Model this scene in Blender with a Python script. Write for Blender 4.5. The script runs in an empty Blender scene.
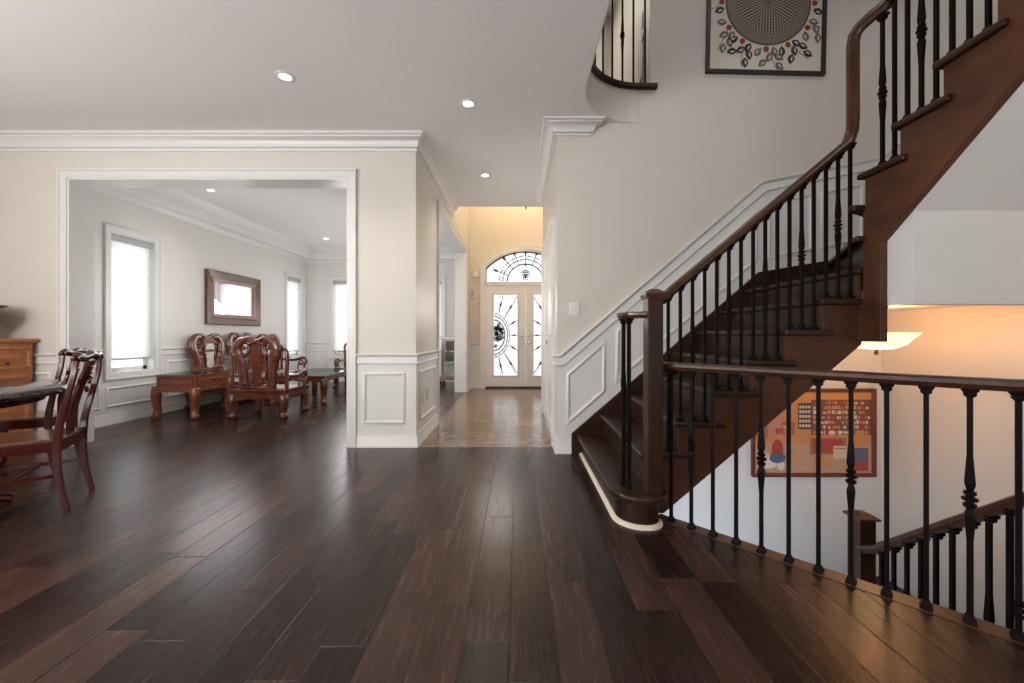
import bpy, bmesh, math, random
from mathutils import Vector, Matrix
random.seed(7)
PI = math.pi
scene = bpy.context.scene
COL = scene.collection
# ------------------------------------------------------------------ camera, world, exposure, big lights
CAMZ = 1.09
cd = bpy.data.cameras.new('camera')
cam = bpy.data.objects.new('camera', cd); COL.objects.link(cam)
cam.location = (0, 0, CAMZ); cam.rotation_euler = (PI/2, 0, 0)
cd.sensor_width = 36; cd.lens = 36*398/1024
cd.shift_x = -6/1024; cd.shift_y = -6.5/1024
cd.clip_start = 0.05; cd.clip_end = 200
scene.camera = cam
scene.view_settings.view_transform = 'Standard'
scene.view_settings.look = 'None'
scene.view_settings.gamma = 1
scene.view_settings.use_curve_mapping = False
scene.view_settings.exposure = 0.0
w = bpy.data.worlds.new('sky'); scene.world = w; w.use_nodes = True
w.node_tree.nodes['Background'].inputs[0].default_value = (0.93, 0.97, 1.0, 1)
w.node_tree.nodes['Background'].inputs[1].default_value = 3.8
cy = scene.cycles
cy.use_denoising = True
cy.max_bounces = 8; cy.diffuse_bounces = 4; cy.glossy_bounces = 3; cy.transmission_bounces = 6; cy.transparent_max_bounces = 12
cy.sample_clamp_indirect = 6; cy.caustics_reflective = False; cy.caustics_refractive = False

def area(name, loc, rot, sx, sy, power, col=(1, 1, 1), portal=False, spread=None):
    l = bpy.data.lights.new(name, 'AREA'); l.shape = 'RECTANGLE'; l.size = sx; l.size_y = sy
    l.energy = power; l.color = col
    if portal: l.cycles.is_portal = True
    if spread: l.spread = spread
    o = bpy.data.objects.new(name, l); COL.objects.link(o); o.location = loc; o.rotation_euler = rot
    return o
def point(name, loc, power, col, r=0.05):
    l = bpy.data.lights.new(name, 'POINT'); l.energy = power; l.color = col; l.shadow_soft_size = r
    o = bpy.data.objects.new(name, l); COL.objects.link(o); o.location = loc; return o
def spot(name, loc, power, col, ang=110, blend=0.6, r=0.04):
    l = bpy.data.lights.new(name, 'SPOT'); l.energy = power; l.color = col; l.shadow_soft_size = r
    l.spot_size = math.radians(ang); l.spot_blend = blend
    o = bpy.data.objects.new(name, l); COL.objects.link(o); o.location = loc; return o
# fill added behind the camera for unseen windows, tilted up to brighten the ceiling
area('rear_left_fill', (-3.5, -3.45, 1.35), (PI/2+1.1, 0, 0), 2.8, 2.2, 300, (0.95, 0.97, 1.0))
area('rear_right_fill', (1.0, -3.45, 1.3), (PI/2+1.1, 0, 0), 2.4, 2.3, 95, (0.95, 0.97, 1.0))
area('dining_side_fill', (-5.08, -0.6, 1.5), (PI/2+0.35, 0, -PI/2), 2.4, 1.8, 135, (0.95, 0.97, 1.0))
for q_ in ((-3.9, 5.2), (-2.6, 6.6), (-3.3, 8.2)): point('living_room_fill', (q_[0], q_[1], 1.5), 27, (0.98, 0.98, 1.0), 0.45)  # added points that lift the living room, no lamps stand there
point('dining_room_fill', (-3.7, 0.8, 1.5), 80, (1.0, 0.93, 0.85), 0.3)  # added fill for the dining side and its ceiling, no chandelier hangs here
point('family_room_fill', (-0.4, -1.6, 1.5), 20, (1.0, 0.94, 0.88), 0.3)  # added fill behind the camera, without a lamp body
point('hallway_fill', (-0.3, 5.7, 1.5), 17, (1.0, 0.93, 0.85), 0.3)  # added fill to brighten the dark hallway ceiling, no fixture here
# added overhead fills for the tall stairwell and upper hall, no skylight built
area('stairwell_fill', (1.9, 1.0, 5.75), (0, 0, 0), 1.8, 2.2, 27, (1.0, 0.98, 0.95))
area('upper_hall_fill', (0.2, 5.2, 5.75), (0, 0, 0), 1.5, 1.5, 26, (1.0, 0.93, 0.82))
# added cool fill that turns the lower stairwell wall bluish, no window there
area('basement_fill', (1.35, 2.25, -0.95), (PI/2+0.1, 0, -0.15), 0.9, 0.7, 15, (0.72, 0.86, 1.0))
# portals in the openings that look out at the sky
area('living_window_portal', (-5.2, 5.13, 1.5), (PI/2, 0, -PI/2), 0.72, 1.9, 1, portal=True)
area('living_side_window_portal', (-5.2, 8.83, 1.5), (PI/2, 0, -PI/2), 0.72, 1.9, 1, portal=True)
area('living_front_window_portal', (-3.6, 9.6, 1.5), (-PI/2, 0, 0), 1.7, 1.9, 1, portal=True)
area('living_narrow_window_portal', (-2.07, 9.6, 1.5), (-PI/2, 0, 0), 0.7, 1.9, 1, portal=True)
area('entry_portal', (0.155, 8.4, 1.5), (-PI/2, 0, 0), 1.7, 2.8, 1, portal=True)

# ------------------------------------------------------------------ material helpers
def mat(name, base=(0.5, 0.5, 0.5), rough=0.5, metal=0.0, spec=0.5, coat=0.0):
    m = bpy.data.materials.new(name); m.use_nodes = True
    b = m.node_tree.nodes['Principled BSDF']
    b.inputs['Base Color'].default_value = (*base, 1); b.inputs['Roughness'].default_value = rough
    b.inputs['Metallic'].default_value = metal; b.inputs['Specular IOR Level'].default_value = spec
    b.inputs['Coat Weight'].default_value = coat; b.inputs['Coat Roughness'].default_value = 0.12
    return m
class NT:
    def __init__(s, m): s.m = m; s.t = m.node_tree; s.b = s.t.nodes['Principled BSDF']
    def n(s, typ, **k):
        x = s.t.nodes.new(typ)
        for a, v in k.items(): setattr(x, a, v)
        return x
    def l(s, a, b): s.t.links.new(a, b)
    def math(s, op, a, b=None, c=None):
        x = s.n('ShaderNodeMath', operation=op)
        for i, v in enumerate((a, b, c)):
            if v is None: continue
            if isinstance(v, (int, float)): x.inputs[i].default_value = v
            else: s.l(v, x.inputs[i])
        return x.outputs[0]
    def coords(s, scale=(1, 1, 1)):
        tc = s.n('ShaderNodeTexCoord'); mp = s.n('ShaderNodeMapping'); mp.inputs['Scale'].default_value = scale
        s.l(tc.outputs['Object'], mp.inputs[0]); return mp.outputs[0]
    def noise(s, vec, scale=5, detail=4, rough=0.5, dist=0.0):
        x = s.n('ShaderNodeTexNoise'); s.l(vec, x.inputs['Vector'])
        x.inputs['Scale'].default_value = scale; x.inputs['Detail'].default_value = detail
        x.inputs['Roughness'].default_value = rough; x.inputs['Distortion'].default_value = dist
        return x.outputs['Fac']
    def ramp(s, fac, stops):
        x = s.n('ShaderNodeValToRGB'); s.l(fac, x.inputs[0]); e = x.color_ramp.elements
        while len(e) < len(stops): e.new(0.5)
        for i, (p, c) in enumerate(stops): e[i].position = p; e[i].color = (*c, 1)
        return x.outputs[0]
    def mix(s, fac, a, b, typ='MIX'):
        x = s.n('ShaderNodeMix', data_type='RGBA', blend_type=typ)
        if isinstance(fac, (int, float)): x.inputs[0].default_value = fac
        else: s.l(fac, x.inputs[0])
        for i, v in ((6, a), (7, b)):
            if isinstance(v, tuple): x.inputs[i].default_value = (*v, 1)
            else: s.l(v, x.inputs[i])
        return x.outputs[2]
    def bump(s, h, strength=0.2, dist=0.01):
        x = s.n('ShaderNodeBump'); x.inputs['Strength'].default_value = strength; x.inputs['Distance'].default_value = dist
        s.l(h, x.inputs['Height']); s.l(x.outputs[0], s.b.inputs['Normal'])
def wood(name, c0, c1, scale=(1, 1, 1), nscale=6, rough=0.35, coat=0.3, spec=0.5):
    m = mat(name, c0, rough, spec=spec, coat=coat); t = NT(m)
    v = t.coords(scale); f = t.noise(v, nscale, 6, 0.6, 0.6); g = t.noise(v, nscale*4, 3, 0.6, 0.2)
    f2 = t.math('ADD', t.math('MULTIPLY', f, 0.7), t.math('MULTIPLY', g, 0.3))
    t.l(t.ramp(f2, [(0.3, c0), (0.7, c1)]), t.b.inputs['Base Color'])
    t.l(t.math('ADD', t.math('MULTIPLY', g, 0.15), rough-0.07), t.b.inputs['Roughness'])
    return m
def paint(name, c, rough=0.5, spec=0.35):
    m = mat(name, c, rough, spec=spec); t = NT(m)
    f = t.noise(t.coords(), 120, 2); t.bump(f, 0.03, 0.002)
    g = t.noise(t.coords(), 0.8, 2)
    t.l(t.mix(t.math('MULTIPLY', g, 0.06), c, tuple(x*0.85 for x in c)), t.b.inputs['Base Color'])
    return m
M = {}
M['wall'] = paint('beige_wall_paint', (0.67, 0.628, 0.572), 0.42, 0.4)
M['nosing'] = wood('orange_brown_floor_nosing', (0.055, 0.024, 0.011), (0.13, 0.058, 0.026), (1, 1, 1), 8, 0.35, 0.1, 0.4)
M['wall_living'] = paint('pale_greige_wall_paint', (0.71, 0.695, 0.66), 0.5)
M['wall_basement'] = paint('soft_white_stairwell_paint', (0.76, 0.745, 0.73), 0.6)
M['ceiling'] = paint('ceiling_paint', (0.80, 0.785, 0.775), 0.8, 0.2)
M['white'] = paint('white_trim_paint', (0.73, 0.72, 0.705), 0.32, 0.5)
M['doorwhite'] = paint('white_door_paint', (0.78, 0.74, 0.70), 0.35, 0.5)
M['cream'] = paint('cream_shoe_paint', (0.80, 0.70, 0.58), 0.45)
M['iron'] = mat('black_wrought_iron', (0.007, 0.005, 0.005), 0.5, 0.0, 0.07)
M['stair'] = wood('dark_walnut_stair_wood', (0.014, 0.0055, 0.003), (0.045, 0.017, 0.008), (1, 1, 1), 3.2, 0.38, 0.08, 0.25)
M['stairside'] = wood('walnut_stringer_wood', (0.032, 0.0115, 0.005), (0.12, 0.042, 0.017), (1, 1.0, 1.6), 2.2, 0.45, 0.05, 0.3)
M['rail'] = wood('walnut_handrail_wood', (0.03, 0.011, 0.006), (0.085, 0.033, 0.016), (1, 1, 1), 8, 0.32, 0.25, 0.4)
M['rosewood'] = wood('carved_rosewood', (0.055, 0.010, 0.004), (0.19, 0.042, 0.014), (1, 1, 2), 9, 0.2, 0.8)
M['tablewood'] = wood('orange_rosewood', (0.12, 0.028, 0.008), (0.29, 0.08, 0.022), (1, 1, 3), 6, 0.3, 0.5)
M['diningwood'] = wood('dark_red_rosewood', (0.035, 0.003, 0.003), (0.085, 0.007, 0.006), (3, 3, 1), 6, 0.17, 0.2, 0.3)
M['sidewood'] = wood('honey_sideboard_wood', (0.34, 0.10, 0.02), (0.62, 0.23, 0.06), (1, 1, 0.4), 10, 0.3, 0.4)
M['seatwood'] = wood('golden_brown_seat_wood', (0.10, 0.035, 0.012), (0.21, 0.09, 0.03), (1, 4, 1), 8, 0.2, 0.5)
M['frame'] = wood('mirror_frame_wood', (0.07, 0.025, 0.012), (0.17, 0.065, 0.03), (1, 3, 1), 8, 0.3, 0.4)
M['frame_in'] = wood('mirror_inner_frame_wood', (0.20, 0.06, 0.04), (0.42, 0.20, 0.15), (1, 8, 8), 10, 0.3, 0.4)
M['redframe'] = wood('red_brown_picture_frame', (0.10, 0.022, 0.01), (0.19, 0.045, 0.016), (4, 1, 4), 8, 0.35, 0.3)
M['black'] = mat('black_frame_lacquer', (0.015, 0.012, 0.012), 0.35)
M['granite'] = mat('dark_polished_stone', (0.03, 0.028, 0.028), 0.08, spec=0.6)
t = NT(M['granite']); t.l(t.ramp(t.noise(t.coords(), 60, 4, 0.7), [(0.4, (0.02, 0.018, 0.018)), (0.62, (0.12, 0.10, 0.09))]), t.b.inputs['Base Color'])
M['marble'] = mat('pale_marble_inlay', (0.7, 0.66, 0.62), 0.2)
t = NT(M['marble']); t.l(t.ramp(t.noise(t.coords(), 8, 5, 0.6, 1.5), [(0.35, (0.35, 0.26, 0.22)), (0.55, (0.72, 0.68, 0.64))]), t.b.inputs['Base Color'])
M['mirror'] = mat('mirror_glass', (0.92, 0.93, 0.93), 0.02, 1.0)
M['steel'] = mat('satin_nickel', (0.6, 0.58, 0.55), 0.25, 1.0)
M['bronze'] = mat('dark_bronze', (0.05, 0.03, 0.02), 0.4, 0.8)
M['plastic'] = mat('white_switch_plastic', (0.8, 0.79, 0.77), 0.25)
M['greyfabric'] = mat('grey_blind_cassette', (0.42, 0.44, 0.45), 0.6)
M['asphalt'] = mat('threshold_black', (0.02, 0.02, 0.02), 0.5)
M['concrete'] = mat('exterior_paving', (0.5, 0.5, 0.5), 0.8)
def glass(name, tint=(1, 1, 1), gl=0.12, rough=0.02):
    m = bpy.data.materials.new(name); m.use_nodes = True; nt = m.node_tree; nt.nodes.clear()
    o = nt.nodes.new('ShaderNodeOutputMaterial'); mx = nt.nodes.new('ShaderNodeMixShader')
    a = nt.nodes.new('ShaderNodeBsdfTransparent'); b = nt.nodes.new('ShaderNodeBsdfGlossy')
    a.inputs[0].default_value = (*tint, 1); b.inputs['Roughness'].default_value = rough
    mx.inputs[0].default_value = gl
    nt.links.new(a.outputs[0], mx.inputs[1]); nt.links.new(b.outputs[0], mx.inputs[2]); nt.links.new(mx.outputs[0], o.inputs[0])
    return m
M['glass'] = glass('window_glass', gl=0.06)
M['tableglass'] = glass('table_glass', (0.75, 0.85, 0.82), 0.35)
def cloth(name, bands=None, trans=0.45, open_=0.12, col=(0.90, 0.90, 0.895)):
    # sheer zebra shade: translucent weave, with the sheer bands letting more of the sky through
    m = bpy.data.materials.new(name); m.use_nodes = True; nt = m.node_tree; nt.nodes.clear()
    N = nt.nodes.new; L = nt.links.new
    o = N('ShaderNodeOutputMaterial'); d = N('ShaderNodeBsdfDiffuse'); tr = N('ShaderNodeBsdfTranslucent'); tp = N('ShaderNodeBsdfTransparent')
    d.inputs[0].default_value = (*col, 1); tr.inputs[0].default_value = (*col, 1)
    m1 = N('ShaderNodeMixShader'); m1.inputs[0].default_value = trans; L(d.outputs[0], m1.inputs[1]); L(tr.outputs[0], m1.inputs[2])
    m2 = N('ShaderNodeMixShader'); L(m1.outputs[0], m2.inputs[1]); L(tp.outputs[0], m2.inputs[2]); L(m2.outputs[0], o.inputs[0])
    if bands:
        tc = N('ShaderNodeTexCoord'); sp = N('ShaderNodeSeparateXYZ'); L(tc.outputs['Object'], sp.inputs[0])
        a = N('ShaderNodeMath'); a.operation = 'MODULO'; L(sp.outputs['Z'], a.inputs[0]); a.inputs[1].default_value = bands
        b = N('ShaderNodeMath'); b.operation = 'GREATER_THAN'; L(a.outputs[0], b.inputs[0]); b.inputs[1].default_value = bands*0.52
        c = N('ShaderNodeMath'); c.operation = 'MULTIPLY_ADD'; L(b.outputs[0], c.inputs[0]); c.inputs[1].default_value = 0.07; c.inputs[2].default_value = open_
        L(c.outputs[0], m2.inputs[0])
    else: m2.inputs[0].default_value = open_
    return m
M['shade'] = cloth('zebra_shade_fabric', 0.135, 0.62, 0.05)
M['frost'] = cloth('frosted_door_glass', None, 0.6, 0.2, (0.85, 0.88, 0.92))
def emit(name, c, s):
    m = mat(name, c, 0.4); b = m.node_tree.nodes['Principled BSDF']
    b.inputs['Emission Color'].default_value = (*c, 1); b.inputs['Emission Strength'].default_value = s; return m
M['bulb'] = emit('lit_lamp_lens', (1.0, 0.93, 0.82), 14)
M['bowl'] = emit('lit_amber_glass_bowl', (1.0, 0.62, 0.28), 2.4)
# plank floor: rows across X, random butt joints along Y, every plank its own tone
m = M['floor'] = mat('dark_hardwood_planks', (0.07, 0.04, 0.03), 0.32, spec=0.28); t = NT(m)
tc = t.n('ShaderNodeTexCoord'); sp = t.n('ShaderNodeSeparateXYZ'); t.l(tc.outputs['Object'], sp.inputs[0])
PW = 0.166
u = t.math('DIVIDE', t.math('ADD', sp.outputs['X'], 0.03+PW*60), PW); row = t.math('FLOOR', u); fu = t.math('FRACT', u)
wn = t.n('ShaderNodeTexWhiteNoise', noise_dimensions='1D'); t.l(row, wn.inputs['W'])
ln = t.math('ADD', t.math('MULTIPLY', wn.outputs['Value'], 0.7), 0.75)
wn2 = t.n('ShaderNodeTexWhiteNoise', noise_dimensions='1D'); t.l(t.math('ADD', row, 0.37), wn2.inputs['W'])
vv = t.math('ADD', t.math('DIVIDE', sp.outputs['Y'], ln), t.math('ADD', t.math('MULTIPLY', wn2.outputs['Value'], 9), 20))
pid = t.math('FLOOR', vv); fv = t.math('FRACT', vv)
cmb = t.n('ShaderNodeCombineXYZ'); t.l(row, cmb.inputs[0]); t.l(pid, cmb.inputs[1])
wn3 = t.n('ShaderNodeTexWhiteNoise', noise_dimensions='3D'); t.l(cmb.outputs[0], wn3.inputs['Vector'])
tone = wn3.outputs['Value']
cv = t.n('ShaderNodeCombineXYZ'); t.l(t.math('MULTIPLY', sp.outputs['X'], 24), cv.inputs[0]); t.l(t.math('MULTIPLY', sp.outputs['Y'], 1.3), cv.inputs[1]); t.l(t.math('MULTIPLY', tone, 40), cv.inputs[2])
gr = t.noise(cv.outputs[0], 3.0, 6, 0.62, 0.5)
cv2 = t.n('ShaderNodeCombineXYZ'); t.l(t.math('MULTIPLY', sp.outputs['X'], 2.2), cv2.inputs[0]); t.l(t.math('MULTIPLY', sp.outputs['Y'], 0.9), cv2.inputs[1]); t.l(t.math('MULTIPLY', tone, 17), cv2.inputs[2])
bl = t.noise(cv2.outputs[0], 2.2, 3, 0.5, 0.4)
mixv = t.math('ADD', t.math('ADD', t.math('ADD', t.math('MULTIPLY', tone, 0.27), 0.08), t.math('MULTIPLY', gr, 0.30)), t.math('MULTIPLY', bl, 0.34))
base = t.ramp(mixv, [(0.28, (0.006, 0.0035, 0.003)), (0.5, (0.028, 0.0132, 0.0107)), (0.68, (0.064, 0.030, 0.0225)), (0.85, (0.105, 0.057, 0.040))])
eu = t.math('MINIMUM', fu, t.math('SUBTRACT', 1, fu)); ev = t.math('MULTIPLY', t.math('MINIMUM', fv, t.math('SUBTRACT', 1, fv)), t.math('DIVIDE', ln, PW))
ed = t.math('MINIMUM', eu, ev)
gap = t.math('LESS_THAN', ed, 0.009)
t.l(t.mix(gap, base, (0.007, 0.004, 0.0035)), t.b.inputs['Base Color'])
t.l(t.math('ADD', t.math('MULTIPLY', gr, 0.16), 0.18), t.b.inputs['Roughness'])
hh = t.math('ADD', t.math('MULTIPLY', t.math('MINIMUM', ed, 0.02), 50), t.math('MULTIPLY', gr, 0.25))
t.bump(hh, 0.22, 0.004)
# tile floor of the entry
m = M['tile'] = mat('brown_stone_tile', (0.2, 0.13, 0.08), 0.25, spec=0.9); t = NT(m)
tc = t.n('ShaderNodeTexCoord'); sp = t.n('ShaderNodeSeparateXYZ'); t.l(tc.outputs['Object'], sp.inputs[0])
TW = 0.447
tu = t.math('DIVIDE', t.math('ADD', sp.outputs['X'], 0.115+TW*20), TW); tv = t.math('DIVIDE', t.math('SUBTRACT', sp.outputs['Y'], 3.88-TW*10), TW)
cmb = t.n('ShaderNodeCombineXYZ'); t.l(t.math('FLOOR', tu), cmb.inputs[0]); t.l(t.math('FLOOR', tv), cmb.inputs[1])
wn = t.n('ShaderNodeTexWhiteNoise', noise_dimensions='3D'); t.l(cmb.outputs[0], wn.inputs['Vector'])
cv = t.n('ShaderNodeCombineXYZ'); t.l(t.math('MULTIPLY', sp.outputs['X'], 2.0), cv.inputs[0]); t.l(t.math('MULTIPLY', sp.outputs['Y'], 5), cv.inputs[1]); t.l(t.math('MULTIPLY', wn.outputs['Value'], 30), cv.inputs[2])
nz = t.noise(cv.outputs[0], 2.5, 6, 0.65, 0.5)
base = t.ramp(t.math('ADD', t.math('MULTIPLY', nz, 0.8), t.math('MULTIPLY', wn.outputs['Value'], 0.2)), [(0.3, (0.11, 0.065, 0.038)), (0.55, (0.22, 0.135, 0.083)), (0.75, (0.36, 0.25, 0.165))])
fu = t.math('FRACT', tu); fv = t.math('FRACT', tv)
e = t.math('MINIMUM', t.math('MINIMUM', fu, t.math('SUBTRACT', 1, fu)), t.math('MINIMUM', fv, t.math('SUBTRACT', 1, fv)))
t.l(t.mix(t.math('LESS_THAN', e, 0.008), base, (0.30, 0.24, 0.18)), t.b.inputs['Base Color'])
t.l(t.math('ADD', t.math('MULTIPLY', nz, 0.15), 0.12), t.b.inputs['Roughness'])
t.bump(t.math('MINIMUM', e, 0.02), 0.3, 0.01)

# ------------------------------------------------------------------ mesh builder
class MB:
    def __init__(s): s.v = []; s.f = []; s.mi = []; s.T = Matrix.Identity(4); s.m = 0
    def add(s, vs, fs):
        b = len(s.v); s.v += [s.T @ Vector(p) for p in vs]; s.f += [[b+i for i in f] for f in fs]; s.mi += [s.m]*len(fs)
        return s
    def box(s, x0, x1, y0, y1, z0, z1):
        vs = [(x, y, z) for z in (z0, z1) for y in (y0, y1) for x in (x0, x1)]
        return s.add(vs, [(0, 2, 3, 1), (4, 5, 7, 6), (0, 1, 5, 4), (2, 6, 7, 3), (0, 4, 6, 2), (1, 3, 7, 5)])
    def prism(s, poly, a0, a1, ax='z'):
        # poly in the two other axes (x,y | x,z | y,z), extruded from a0 to a1 along ax
        ar = sum(poly[i][0]*poly[(i+1) % len(poly)][1]-poly[(i+1) % len(poly)][0]*poly[i][1] for i in range(len(poly)))
        if ar < 0: poly = poly[::-1]
        def P(p, a): return (p[0], p[1], a) if ax == 'z' else ((p[0], a, p[1]) if ax == 'y' else (a, p[0], p[1]))
        n = len(poly); vs = [P(p, a0) for p in poly]+[P(p, a1) for p in poly]
        fs = [list(range(n))[::-1], list(range(n, 2*n))]+[(i, (i+1) % n, n+(i+1) % n, n+i) for i in range(n)]
        if ax == 'y': fs = [list(f)[::-1] for f in fs]
        return s.add(vs, fs)
    def rings(s, rs, closed=False, caps=True):
        n = len(rs[0]); vs = [p for r in rs for p in r]; fs = []
        k = len(rs)
        for i in range(k if closed else k-1):
            a, b = i*n, ((i+1) % k)*n
            fs += [(a+j, a+(j+1) % n, b+(j+1) % n, b+j) for j in range(n)]
        if caps and not closed: fs += [list(range(n))[::-1], list(range((k-1)*n, k*n))]
        return s.add(vs, fs)
    def sweep(s, path, prof, N, U, closed=False):
        P = [Vector(p) for p in path]; k = len(P)
        segs = [(P[(i+1) % k]-P[i]).normalized() for i in range(k if closed else k-1)]
        t0 = segs[0]; N = Vector(N); N = (N-t0*N.dot(t0)).normalized()
        U = Vector(U); U = (U-t0*U.dot(t0)-N*U.dot(N)).normalized()
        fr = [(N, U)]
        for i in range(1, len(segs)):
            q = segs[i-1].rotation_difference(segs[i]); n2, u2 = q @ fr[-1][0], q @ fr[-1][1]; fr.append((n2, u2))
        rs = []
        for i in range(k):
            if closed: a, b = (i-1) % k, i
            else: a, b = max(i-1, 0), min(i, len(segs)-1)
            nm = (segs[a]+segs[b]).normalized(); n, u = fr[a if not (closed and i == 0) else b]; tt = segs[a if not (closed and i == 0) else b]
            r = []
            for (x, y) in prof:
                q = P[i]+n*x+u*y; q = q-tt*((q-P[i]).dot(nm)/tt.dot(nm)); r.append(tuple(q))
            rs.append(r)
        return s.rings(rs, closed)
    def tube(s, pts, r, seg=8, flat=(1, 1), N=None, closed=False):
        P = [Vector(p) for p in pts]; k = len(P); rs = []
        tg = [((P[(i+1) % k] if closed else P[min(i+1, k-1)])-(P[(i-1) % k] if closed else P[max(i-1, 0)])).normalized() for i in range(k)]
        n = Vector(N) if N else (Vector((0, 0, 1)) if abs(tg[0].z) < 0.8 else Vector((1, 0, 0)))
        for i in range(k):
            n = n-tg[i]*n.dot(tg[i])
            n = n.normalized() if n.length > 1e-5 else Vector((1, 0, 0)); u = tg[i].cross(n)
            rr = r[i] if isinstance(r, (list, tuple)) else r
            rs.append([tuple(P[i]+n*rr*flat[0]*math.cos(2*PI*j/seg)+u*rr*flat[1]*math.sin(2*PI*j/seg)) for j in range(seg)])
        return s.rings(rs, closed)
    def lathe(s, c, prof, seg=24, ax='z'):
        rs = []
        for (r, h) in prof:
            r = max(r, 1e-4)
            rs.append([(c[0]+r*math.cos(2*PI*j/seg), c[1]+r*math.sin(2*PI*j/seg), c[2]+h) if ax == 'z' else
                       ((c[0]+r*math.cos(2*PI*j/seg), c[1]-h, c[2]+r*math.sin(2*PI*j/seg)) if ax == 'y' else
                        (c[0]+h, c[1]+r*math.cos(2*PI*j/seg), c[2]+r*math.sin(2*PI*j/seg))) for j in range(seg)])
        return s.rings(rs)
    def ball(s, c, r, sc=(1, 1, 1), seg=10):
        rs = []
        for i in range(1, 7):
            a = -PI/2+PI*i/7
            rs.append([(c[0]+r*sc[0]*math.cos(a)*math.cos(2*PI*j/seg), c[1]+r*sc[1]*math.cos(a)*math.sin(2*PI*j/seg), c[2]+r*sc[2]*math.sin(a)) for j in range(seg)])
        return s.rings(rs)
def catmull(pts, n=6, closed=False):
    P = [Vector(p) for p in pts]; k = len(P); out = []
    for i in range(k if closed else k-1):
        g = lambda j: P[j % k] if closed else P[max(0, min(k-1, j))]
        a, b, c, d = g(i-1), g(i), g(i+1), g(i+2)
        for q in range(n):
            x = q/n; out.append(0.5*((2*b)+(c-a)*x+(2*a-5*b+4*c-d)*x*x+(3*b-a-3*c+d)*x**3))
    if not closed: out.append(P[-1])
    return out
def rvals(vals, n): # radii to go with catmull
    out = []
    for a, b in zip(vals, vals[1:]): out += [a+(b-a)*q/n for q in range(n)]
    return out+[vals[-1]]
def obj(name, mb, m, parent=None, bevel=0, smooth=False, label=None, loc=None, seg=2):
    me = bpy.data.meshes.new(name); me.from_pydata([tuple(v) for v in mb.v], [], mb.f)
    for x in (m if isinstance(m, (list, tuple)) else [m]): me.materials.append(M[x] if isinstance(x, str) else x)
    for i, p in enumerate(me.polygons): p.material_index = mb.mi[i]; p.use_smooth = bool(smooth)
    me.validate(); bm = bmesh.new(); bm.from_mesh(me); bmesh.ops.recalc_face_normals(bm, faces=bm.faces); bm.to_mesh(me); bm.free(); me.update()
    o = bpy.data.objects.new(name, me); COL.objects.link(o)
    if parent: o.parent = parent
    if loc: o.location = loc
    if bevel:
        b = o.modifiers.new('bevel', 'BEVEL'); b.width = bevel; b.segments = seg; b.limit_method = 'ANGLE'; b.angle_limit = math.radians(35)
    if smooth == 'auto':
        for p in me.polygons: p.use_smooth = True
        me.set_sharp_from_angle(angle=math.radians(38))
    if label: o['label'] = label
    return o
def thing(name, label, cat, loc=(0, 0, 0), rz=0, group=None):
    o = bpy.data.objects.new(name, None); COL.objects.link(o); o.empty_display_size = 0.1
    o.location = loc; o.rotation_euler = (0, 0, rz); o['label'] = label; o['category'] = cat
    if group: o['group'] = group
    return o
def tag(o, label, cat, group=None):
    o['label'] = label; o['category'] = cat
    if group: o['group'] = group
    return o
def struct(name, mb, m, bevel=0, smooth=False, parent=None):
    o = obj(name, mb, m, parent, bevel, smooth)
    if not parent: o['kind'] = 'structure'
    return o
def copy_tree(root, loc, rz, label=None):
    r = root.copy(); COL.objects.link(r); r.location = loc; r.rotation_euler = (0, 0, rz)
    if label: r['label'] = label
    for ch in list(root.children):
        c = ch.copy(); COL.objects.link(c); c.parent = r
        for g in list(ch.children):
            d = g.copy(); COL.objects.link(d); d.parent = c
    return r
def rect(a0, a1, b0, b1): return [(a0, b0), (a1, b0), (a1, b1), (a0, b1)]
def slab(mb, axis, c0, c1, u0, u1, z0, z1, holes=()):
    us = sorted(set([u0, u1]+[h[0] for h in holes]+[h[1] for h in holes]))
    for a, b in zip(us, us[1:]):
        zs = z0
        for h in sorted([h for h in holes if h[0] <= a+1e-6 and h[1] >= b-1e-6], key=lambda h: h[2]):
            if h[2] > zs: mb.box(*((c0, c1, a, b) if axis == 'x' else (a, b, c0, c1)), zs, h[2])
            zs = h[3]
        if zs < z1: mb.box(*((c0, c1, a, b) if axis == 'x' else (a, b, c0, c1)), zs, z1)
    return mb
# ------------------------------------------------------------------ the setting
CH = 3.04                      # ceiling height
R_, RUN, NX, PX, PY = 0.1872, 0.219, 0.518, 2.06, 2.41   # stair rise, run, first nosing, winder pivot
UF = 18*R_                     # upper floor level
XR, YS = 3.35, 3.664           # stairwell right wall, stairwell far wall
arc = [(1.095+0.57*math.cos(a), 3.094+0.57*math.sin(a)) for a in [PI-PI/2*i/14 for i in range(15)]]
mb = MB().prism([(-5.3, -3.6), (3.45, -3.6), (3.45, 1.08), (2.06, 1.08), (2.06, 1.21), (0.84, 2.43), (0.84, YS), (0.40, YS), (0.40, 3.87), (-1.0, 3.87), (-1.0, 9.5), (-5.3, 9.5)], -0.28, 0)
struct('floor', mb, 'floor')
struct('floor.001', MB().prism(rect(-1.0, 1.6, 3.87, 8.3), -0.28, 0), 'tile')
# ceilings
struct('ceiling', MB().prism([(-5.3, -3.6), (0.525, -3.6)]+arc+[(1.095, 3.70), (1.4, 3.70), (1.4, 6.05), (-1.1, 6.05), (-1.1, 3.95), (-5.3, 3.95)], CH, 3.34), 'ceiling')
mb = MB()                                                   # living room: low perimeter soffit and raised tray
for a in ((-5.1, -4.76, 4.05, 9.4), (-4.76, -1.15, 9.2, 9.4), (-4.76, -1.15, 4.05, 4.3), (-1.40, -1.15, 4.3, 9.2)): mb.box(*a, 2.845, 3.10)
mb.box(-5.1, -1.15, 4.05, 9.4, 3.10, 3.16)
struct('ceiling.001', mb, 'ceiling')
struct('ceiling.002', MB().box(-5.4, 3.6, -3.7, 8.4, 5.9, 6.0), 'ceiling')
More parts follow.
